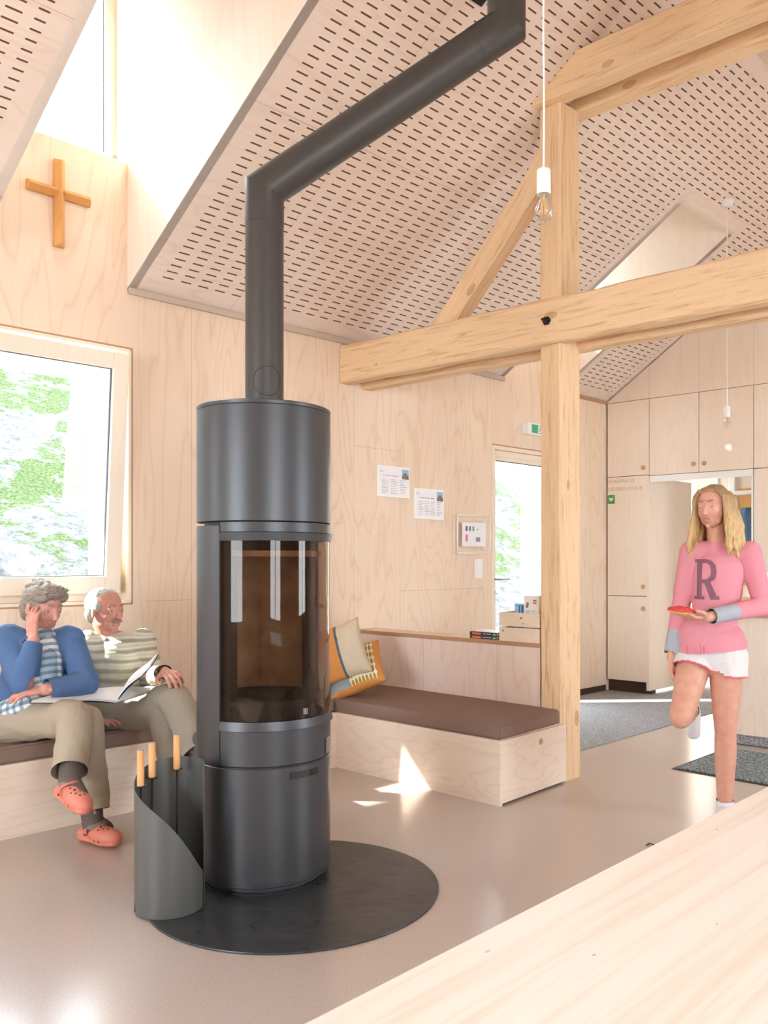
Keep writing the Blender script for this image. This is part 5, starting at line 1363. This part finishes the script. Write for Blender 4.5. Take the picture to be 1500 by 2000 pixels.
# ---- man with striped jumper ------------------------------------------------------------------------
r2 = person('seated person with grey hair in pale striped jumper, hand on crossed knee', W(-.28, .3, 0))
hip = P(222, 1390, 4.40); hipR = hip - A*.085; hipL = hip + A*.085
kneeL = P(343, 1366, 4.10); ankL = P(394, 1478, 3.92); kneeR = P(318, 1388, 4.16); ankR = P(352, 1545, 4.03)
chest = P(226, 1292, 4.44); neck0 = P(214, 1243, 4.42); hd = P(207, 1192, 4.40)
shR = P(172, 1262, 4.36); elR = P(168, 1360, 4.40); wrR = P(192, 1405, 4.22)
shL = P(278, 1258, 4.52); elL = P(312, 1330, 4.40); wrL = P(322, 1312, 4.17)
elL = P(296, 1325, 4.42)
F2 = frame(Vector((.86, -.48, -.06)), Z_)
b = Blob(); L2 = head(b, hd, F2, 1.02)
b.cap(neck0 - Z_*.03, hd - F2 @ Vector((0, .02, .05)), .060, .056)
b.chain([hip, P(232, 1335, 4.46), chest, neck0 - Z_*.05], [.13, .13, .135, .07])
b.chain([shR, elR, wrR], [.052, .042, .027]); b.chain([shL, elL, wrL], [.052, .042, .027])
b.chain([hipL, kneeL, ankL], [.085, .055, .036]); b.chain([hipR, kneeR, ankR], [.085, .055, .036])
ft = Vector((.12, -.14, -.03)); b.cap(ankL - Z_*.03, ankL + ft, .034, .028)
f2 = Vector((ankR.x+.1, ankR.y-.12, .035)); b.cap(ankR - Z_*.03, f2, .034, .028)
hand(b, wrL, P(352, 1326, 4.03) - wrL, Vector((-.05, .3, -1)), -1, 1.08, .50, .16, .4)
hand(b, wrR, P(238, 1408, 4.10) - wrR, Vector((.0, .2, -1)), 1, 1.0, .2, .05, .6)
body = b.make('body', [M['skin_m'], M['lips_m']], r2, .0034, 4, paint=[(L2(0, .093, -.061), (.022, .012, .010), np.array(F2), 1)])
eyes(body, L2, F2, 1.02); brows(r2, L2, M['brow_grey'])
b = Blob()
b.ell(L2(0, -.040, .030), (.083, .080, .086), F2); b.ell(L2(0, -.062, -.020), (.073, .050, .060), F2); b.ell(L2(0, -.02, .072), (.07, .075, .045), F2)
for s in (-1, 1): b.ell(L2(s*.066, .004, .028), (.016, .030, .038), F2)
b.make('hair', M['hair_grey'], r2, .004, 3, wob=.002, wscale=50)
b = Blob(); b.chain([L2(-.030, .086, -.050), L2(-.012, .100, -.045), L2(0, .104, -.0455), L2(.012, .100, -.045), L2(.030, .086, -.050)], [.0045, .006, .0055, .006, .0045]); b.make('moustache', M['brow_grey'], r2, .003, 2, wob=.001, wscale=80)
b = Blob()
b.chain([P(222, 1395, 4.42), P(232, 1335, 4.46), chest, neck0 - Z_*.055], [.155, .150, .160, .085])
b.cap(shR + Z_*.005, chest, .080, .12); b.cap(shL + Z_*.005, chest, .080, .12)
b.chain([shR, elR, wrR - (wrR-elR).normalized()*.02], [.074, .064, .044]); b.chain([shL, elL, wrL - (wrL-elL).normalized()*.0], [.074, .062, .037])
b.ell(neck0 - Z_*.035, (.092, .092, .045))
b.make('jumper', M['jumper'], r2, .006, 5, cuts=[(wrR - (wrR-elR).normalized()*.012, wrR-elR, .078), (wrL + (wrL-elL).normalized()*.005, wrL-elL, .078)], wob=.008, wscale=8)
b = Blob(); fw2 = Vector((.7, -.7, 0)); b.chain([neck0 - Z_*.012 + fw2*.06 - A*.045, neck0 + Z_*.012 - A*.06, neck0 + Z_*.02 - fw2*.06, neck0 + Z_*.012 + A*.06, neck0 - Z_*.012 + fw2*.06 + A*.045], [.014]*5); b.make('collar', M['khaki2'], r2, .004, 3)
b = Blob(); b.cap(hip - A*.06, hip + A*.06, .14, .14, (Z_, .8))
b.chain([hipL, kneeL], [.108, .080]); b.chain([kneeL, kneeL+(ankL-kneeL)*.5, ankL], [.080, .076, .074])
b.chain([hipR, kneeR], [.118, .082]); b.chain([kneeR, kneeR+(ankR-kneeR)*.5, ankR], [.080, .070, .066])
b.make('trousers', M['khaki2'], r2, .006, 5, cuts=[(ankL + (kneeL-ankL)*.08, ankL-kneeL, .11), (ankR + (kneeR-ankR)*.05, ankR-kneeR, .11)], wob=.010, wscale=9)
for a_, t_ in ((ankL - Z_*.02, ankL + ft), (ankR - Z_*.02, f2)):
    b = Blob(); b.chain([a_ + Z_*.10, a_, t_], [.046, .044, .040]); b.make('sock', M['sock_grey'], r2, .005, 3)
    b = Blob(); d_ = (t_-a_); d_.z *= .3; d_.normalize(); b.chain([a_ - Z_*.035 - d_*.03, t_ + d_*.03 - Z_*.01], [.042, .042], (Z_, .8)); b.make('shoe', M['cast'], r2, .005, 3)
reparent(r2)

# ---- open atlas across both laps -------------------------------------------------------------------
sp = P(226, 1374, 3.98); le = P(60, 1374, 3.70); ri = P(296, 1302, 4.08)
bk = empty('open_atlas', sp); tag(bk, 'large open atlas with dark blue cover lying across both laps', 'book')
M['navy'] = plain('navy_cover', rgb(38, 50, 74), .6); M['page'] = plain('book_page', rgb(232, 230, 228), .6)
dep = Vector((.16, .23, .012))
def leaf(name, a, b, dvec, th, m, off=0.0):
    a, b = Vector(a), Vector(b); nn = (b-a).cross(dvec).normalized(); nn = nn if nn.z > 0 else -nn; bm = bmesh.new(); n = 14; rows = []
    for i in range(n+1):
        f = i/n; p = a.lerp(b, f) + nn*(off + .012*math.sin(math.pi*min(1, f*1.4))*(1 if off else .6)); rows.append([bm.verts.new(p-sp), bm.verts.new(p+dvec-sp), bm.verts.new(p+dvec+nn*th-sp), bm.verts.new(p+nn*th-sp)])
    for p, q in zip(rows, rows[1:]):
        for j in range(4): bm.faces.new((p[j], p[(j+1) % 4], q[(j+1) % 4], q[j]))
    bm.faces.new(rows[0]); bm.faces.new(rows[-1]); o = build(name, bm, m, bk); shade_auto(o, 40); return o
dl = Vector((.10, .24, .02)); drr = Vector((-.02, .16, .035))
leaf('left_pages', sp, le, dl, .012, M['page'], .004); leaf('left_cover', sp, le + (le-sp)*.02, dl*1.03, .003, M['navy'])
leaf('right_pages', sp, ri, drr, .008, M['page'], .004); leaf('right_cover', sp, ri + (ri-sp)*.02, drr*1.03, .003, M['navy'])

# ---- girl walking through the room -----------------------------------------------------------------
YG = 4.12
r3 = person('walking person with long blonde hair, pink top lettered R and white shorts', Vector((G(1412, 1600).x, YG, 0)))
hip = P(1394, 1268, 4.12); hipL = P(1418, 1285, 4.10); hipR = P(1360, 1282, 4.14)
kneeL = P(1417, 1425, 4.07); ankL = P(1416, 1572, 4.10)
kneeR = P(1330, 1400, 4.00); ankR = P(1352, 1385, 4.38)
chest = P(1402, 1122, 4.14); neck0 = P(1402, 1050, 4.15); hd = P(1392, 991, 4.11)
waist = P(1396, 1200, 4.13)
shR = P(1350, 1078, 4.20); elR = P(1330, 1178, 4.22); wrR = P(1311, 1284, 4.14)
shL = P(1464, 1078, 4.12); elL = P(1491, 1184, 4.06); wrL = P(1378, 1206, 3.88)
F3 = frame(Vector((-.66, -.74, -.08)), Z_ + Vector((-.03, 0, 0)))
b = Blob(); L3 = head(b, hd, F3, .93, True)
b.cap(neck0 - Z_*.03, hd - F3 @ Vector((0, .02, .05)), .046, .044)
fg = Vector((-.42, -.9, 0)).normalized(); sd = Vector((.9, -.42, 0)).normalized()
b.cap(hipR, hipL, .095, .095); b.chain([hip, waist], [.105, .090], (fg, .82)); b.chain([waist, chest], [.090, .108], (fg, .78)); b.chain([chest, neck0 - Z_*.05], [.104, .052], (fg, .8))
b.cap(shR, shL, .052, .052)
b.chain([shR, elR, wrR], [.044, .035, .022]); b.chain([shL, elL, wrL], [.044, .035, .023])
b.chain([hipL, kneeL], [.088, .053]); b.chain([kneeL, kneeL.lerp(ankL, .35), ankL], [.051, .052, .034])
b.chain([hipR, kneeR], [.088, .054]); b.chain([kneeR, kneeR.lerp(ankR, .4), ankR], [.052, .051, .034])
b.ell(kneeL + fg*.018, (.038, .036, .045)); b.ell(kneeR + Vector((-.01, -.02, -.01)), (.04, .038, .042))
toeL = Vector((ankL.x-.055, ankL.y-.135, .03)); b.chain([ankL - Z_*.035, toeL], [.034, .028]); b.ell(ankL + Vector((.012, .03, -.045)), (.028, .03, .03))
toeR = ankR + Vector((.02, .04, -.13)); b.chain([ankR, toeR], [.032, .026])
hand(b, wrR, Vector((.05, -.02, -1)), sd, -1, .92, .35, .1, .5)
hand(b, wrL, P(1322, 1208, 3.82) - wrL, Vector((-.1, .15, 1)), -1, .92, .55, .14, .6)
body = b.make('body', [M['skin_f'], M['lips']], r3, .0032, 4, paint=[(L3(0, .093, -.061), (.023, .012, .0105), np.array(F3), 1)])
eyes(body, L3, F3, .93, (100, 130, 150)); brows(r3, L3, M['brow_fair'], .8)
# hair: crown cap, curtains either side of the face, long locks to the shoulders
b = Blob()
b.ell(L3(0, -.030, .034), (.077, .086, .082), F3); b.ell(L3(0, -.055, -.03), (.076, .062, .09), F3); b.ell(L3(0, .004, .084), (.060, .052, .030), F3)
rnd = random.Random(11)
for s in (-1, 1):
    for i in range(16):
        a = i/15; x0, y0, z0 = s*(.030+.050*math.sin(.35+a*2.3)), .046-.14*a, .088-.035*a
        p0 = L3(x0, y0, z0); p1 = L3(s*(.081+.006*rnd.random()), .032-.12*a, -.005)
        p2 = L3(s*(.086+.02*rnd.random()), .045-.15*a+.01*rnd.random(), -.11); ln = rnd.uniform(.19, .25)
        p3 = L3(s*(.088+.035*rnd.random()), .058-.16*a+.02*rnd.random(), -ln+.01); p4 = p3 + F3 @ Vector((s*.012*rnd.uniform(-1, 1.4), .012*rnd.uniform(-1, 1), -.035))
        b.chain([p0, p0.lerp(p1, .5) + (F3 @ Vector((s*.012, 0, .012))), p1, p2, p3, p4], [.010, .012, .014, .016, .013, .004])
for i in range(12):
    x = -.07+.14*i/11; b.chain([L3(x*.8, -.095, .03), L3(x, -.112, -.06), L3(x*1.15, -.105, -.16), L3(x*1.2, -.10, -.24-.03*rnd.random())], [.016, .018, .017, .005])
b.make('hair', M['hair_blonde'], r3, .0042, 2, wob=.003, wscale=38, wdir=(0, 0, 1))
# long-sleeved top
b = Blob()
b.chain([P(1392, 1262, 4.12), waist], [.118, .108], (fg, .9)); b.chain([waist, chest], [.108, .126], (fg, .82)); b.chain([chest, neck0 - Z_*.065], [.122, .072], (fg, .82))
b.cap(P(1366, 1250, 4.13), P(1410, 1258, 4.11), .116, .117); b.cap(P(1366, 1262, 4.13), P(1408, 1285, 4.11), .117, .118)
b.cap(shR, shL, .056, .056)
cR = elR.lerp(wrR, .92); cL = elL.lerp(wrL, .90)
b.chain([shR, elR, cR], [.057, .046, .038]); b.chain([shL, elL, cL], [.057, .047, .036])
top = b.make('top', [M['pink'], M['grey_cuff']], r3, .0052, 5, cuts=[(cR, wrR-elR, .06), (cL, wrL-elL, .062), (P(1404, 1268, 4.12), Vector((.10, 0, -1)), .36), (neck0 + Z_*.012, Z_, .14)], wob=.004, wscale=9,
    paint=[(elR.lerp(wrR, .78), (.07, .07, .085), None, 1), (elL.lerp(wrL, .74), (.10, .10, .07), None, 1)])
# serif letter R draped on the front of the top
def serif_R():
    pts_o = [(0, 0), (.36, 0), (.36, .08), (.27, .08), (.27, .40), (.36, .40), (.56, 0), (.84, 0), (.84, .08), (.76, .08), (.55, .43), (.70, .50), (.76, .66), (.72, .84), (.60, .95), (.42, 1.0), (0, 1.0), (0, .92), (.09, .92), (.09, .08), (0, .08)]
    return pts_o, [(.27, .50), (.44, .50), (.55, .58), (.58, .70), (.54, .84), (.42, .90), (.27, .90)]
dg = bpy.context.evaluated_depsgraph_get(); dg.update()
bvh = BVHTree.FromPolygons([v.co[:] for v in top.data.vertices], [p.vertices[:] for p in top.data.polygons])
po_, pi_ = serif_R()
def inside(x, y, poly):
    c = False; n = len(poly)
    for i in range(n):
        x1, y1 = poly[i]; x2, y2 = poly[(i+1) % n]
        if (y1 > y) != (y2 > y) and x < (x2-x1)*(y-y1)/(y2-y1)+x1: c = not c
    return c
bm = bmesh.new(); hgt = .195; cc_ = P(1378, 1131, 3.5); cc_ = Vector((hd.x-.035, 0, cc_.z)); NG = 110; cache = {}
dirv = -fg; org0 = Vector((chest.x, chest.y, 0)) + fg*.6 + sd*-.042; zc_ = HC-(1132-CY)/FPX*4.0
def vert(i, j):
    if (i, j) not in cache:
        u, v = i/NG*.84, j/NG; o_ = org0 + sd*((u-.42)*hgt*.74) + Z_*(zc_+(v-.5)*hgt)
        h_ = bvh.ray_cast(o_, dirv)
        cache[(i, j)] = bm.verts.new((h_[0] + fg*.0025) if h_[0] is not None else o_ - fg*.45)
    return cache[(i, j)]
for i in range(NG):
    for j in range(NG):
        u, v = (i+.5)/NG*.84, (j+.5)/NG
        if inside(u, v, po_) and not inside(u, v, pi_):
            bm.faces.new((vert(i, j), vert(i+1, j), vert(i+1, j+1), vert(i, j+1)))
lt = build('letter', bm, plain('mauve_print', rgb(138, 92, 112), .8), top, True)
# shorts with coral piping
b = Blob(); b.cap(hipR, hipL, .106, .106); b.chain([P(1402, 1255, 4.12), hip], [.105, .112], (fg, .9))
eR, eL = hipR.lerp(kneeR, .26), hipL.lerp(kneeL, .27)
b.chain([hipR, hipR.lerp(kneeR, .32)], [.100, .104]); b.chain([hipL, hipL.lerp(kneeL, .33)], [.100, .104])
dR_, dL_ = (kneeR-hipR).normalized(), (kneeL-hipL).normalized()
sh = b.make('shorts', [M['shorts'], M['trim_pink']], r3, .005, 5, cuts=[(eR, dR_, .155), (eL, dL_, .155)], wob=.004, wscale=12,
    paint=[(eR, (.15, .010, .15), np.array(frame(-dR_, fg)), 1), (eL, (.15, .010, .15), np.array(frame(-dL_, fg)), 1)])
b = Blob()
for x in (1343, 1375): q = P(x, 1262, 3.985); b.chain([q, q - Z_*.03], [.004, .004])
b.make('drawstring', M['trim_pink'], sh, .002, 1)
for a_, t_, kn in ((ankL - Z_*.03, toeL, kneeL), (ankR, toeR, kneeR)):
    u_ = (kn-a_).normalized(); b = Blob(); b.chain([a_ + u_*.055, a_, t_], [.043, .041, .036]); 
    if t_ is toeL: b.ell(ankL + Vector((.012, .03, -.045)), (.036, .038, .036))
    b.make('sock', [M['sock_white'], M['sock_mark']], r3, .0045, 4, cuts=[(a_ + u_*.055, u_, .07)], paint=[(a_ + Vector((.035, -.03, .012)), (.018, .02, .012), None, 1)])
reparent(r3)
# small red bundle in her hand
hb_ = P(1332, 1197, 3.84)
bm = bmesh.new(); bmesh.ops.create_icosphere(bm, subdivisions=4, radius=1)
for v in bm.verts:
    n_ = 1 + .18*noise.noise(v.co*2.2); v.co = Vector((v.co.x*.062*n_, v.co.y*.045*n_, v.co.z*.022*n_))
    
for f in bm.faces: f.material_index = 1 if f.calc_center_median().z < -.004 else 0
M['coral_cloth'] = cloth('coral_cloth', (222, 84, 74), .5, 30); M['ochre_cloth'] = cloth('ochre_cloth', (224, 186, 128), .5, 30)
o = build('folded_cloth', bm, [M['coral_cloth'], M['ochre_cloth']], None, True, loc=hb_ + Z_*.008); o.rotation_euler = (0, .12, -.2); tag(o, 'folded red and ochre cloth held in the hand of the walking girl', 'cloth')
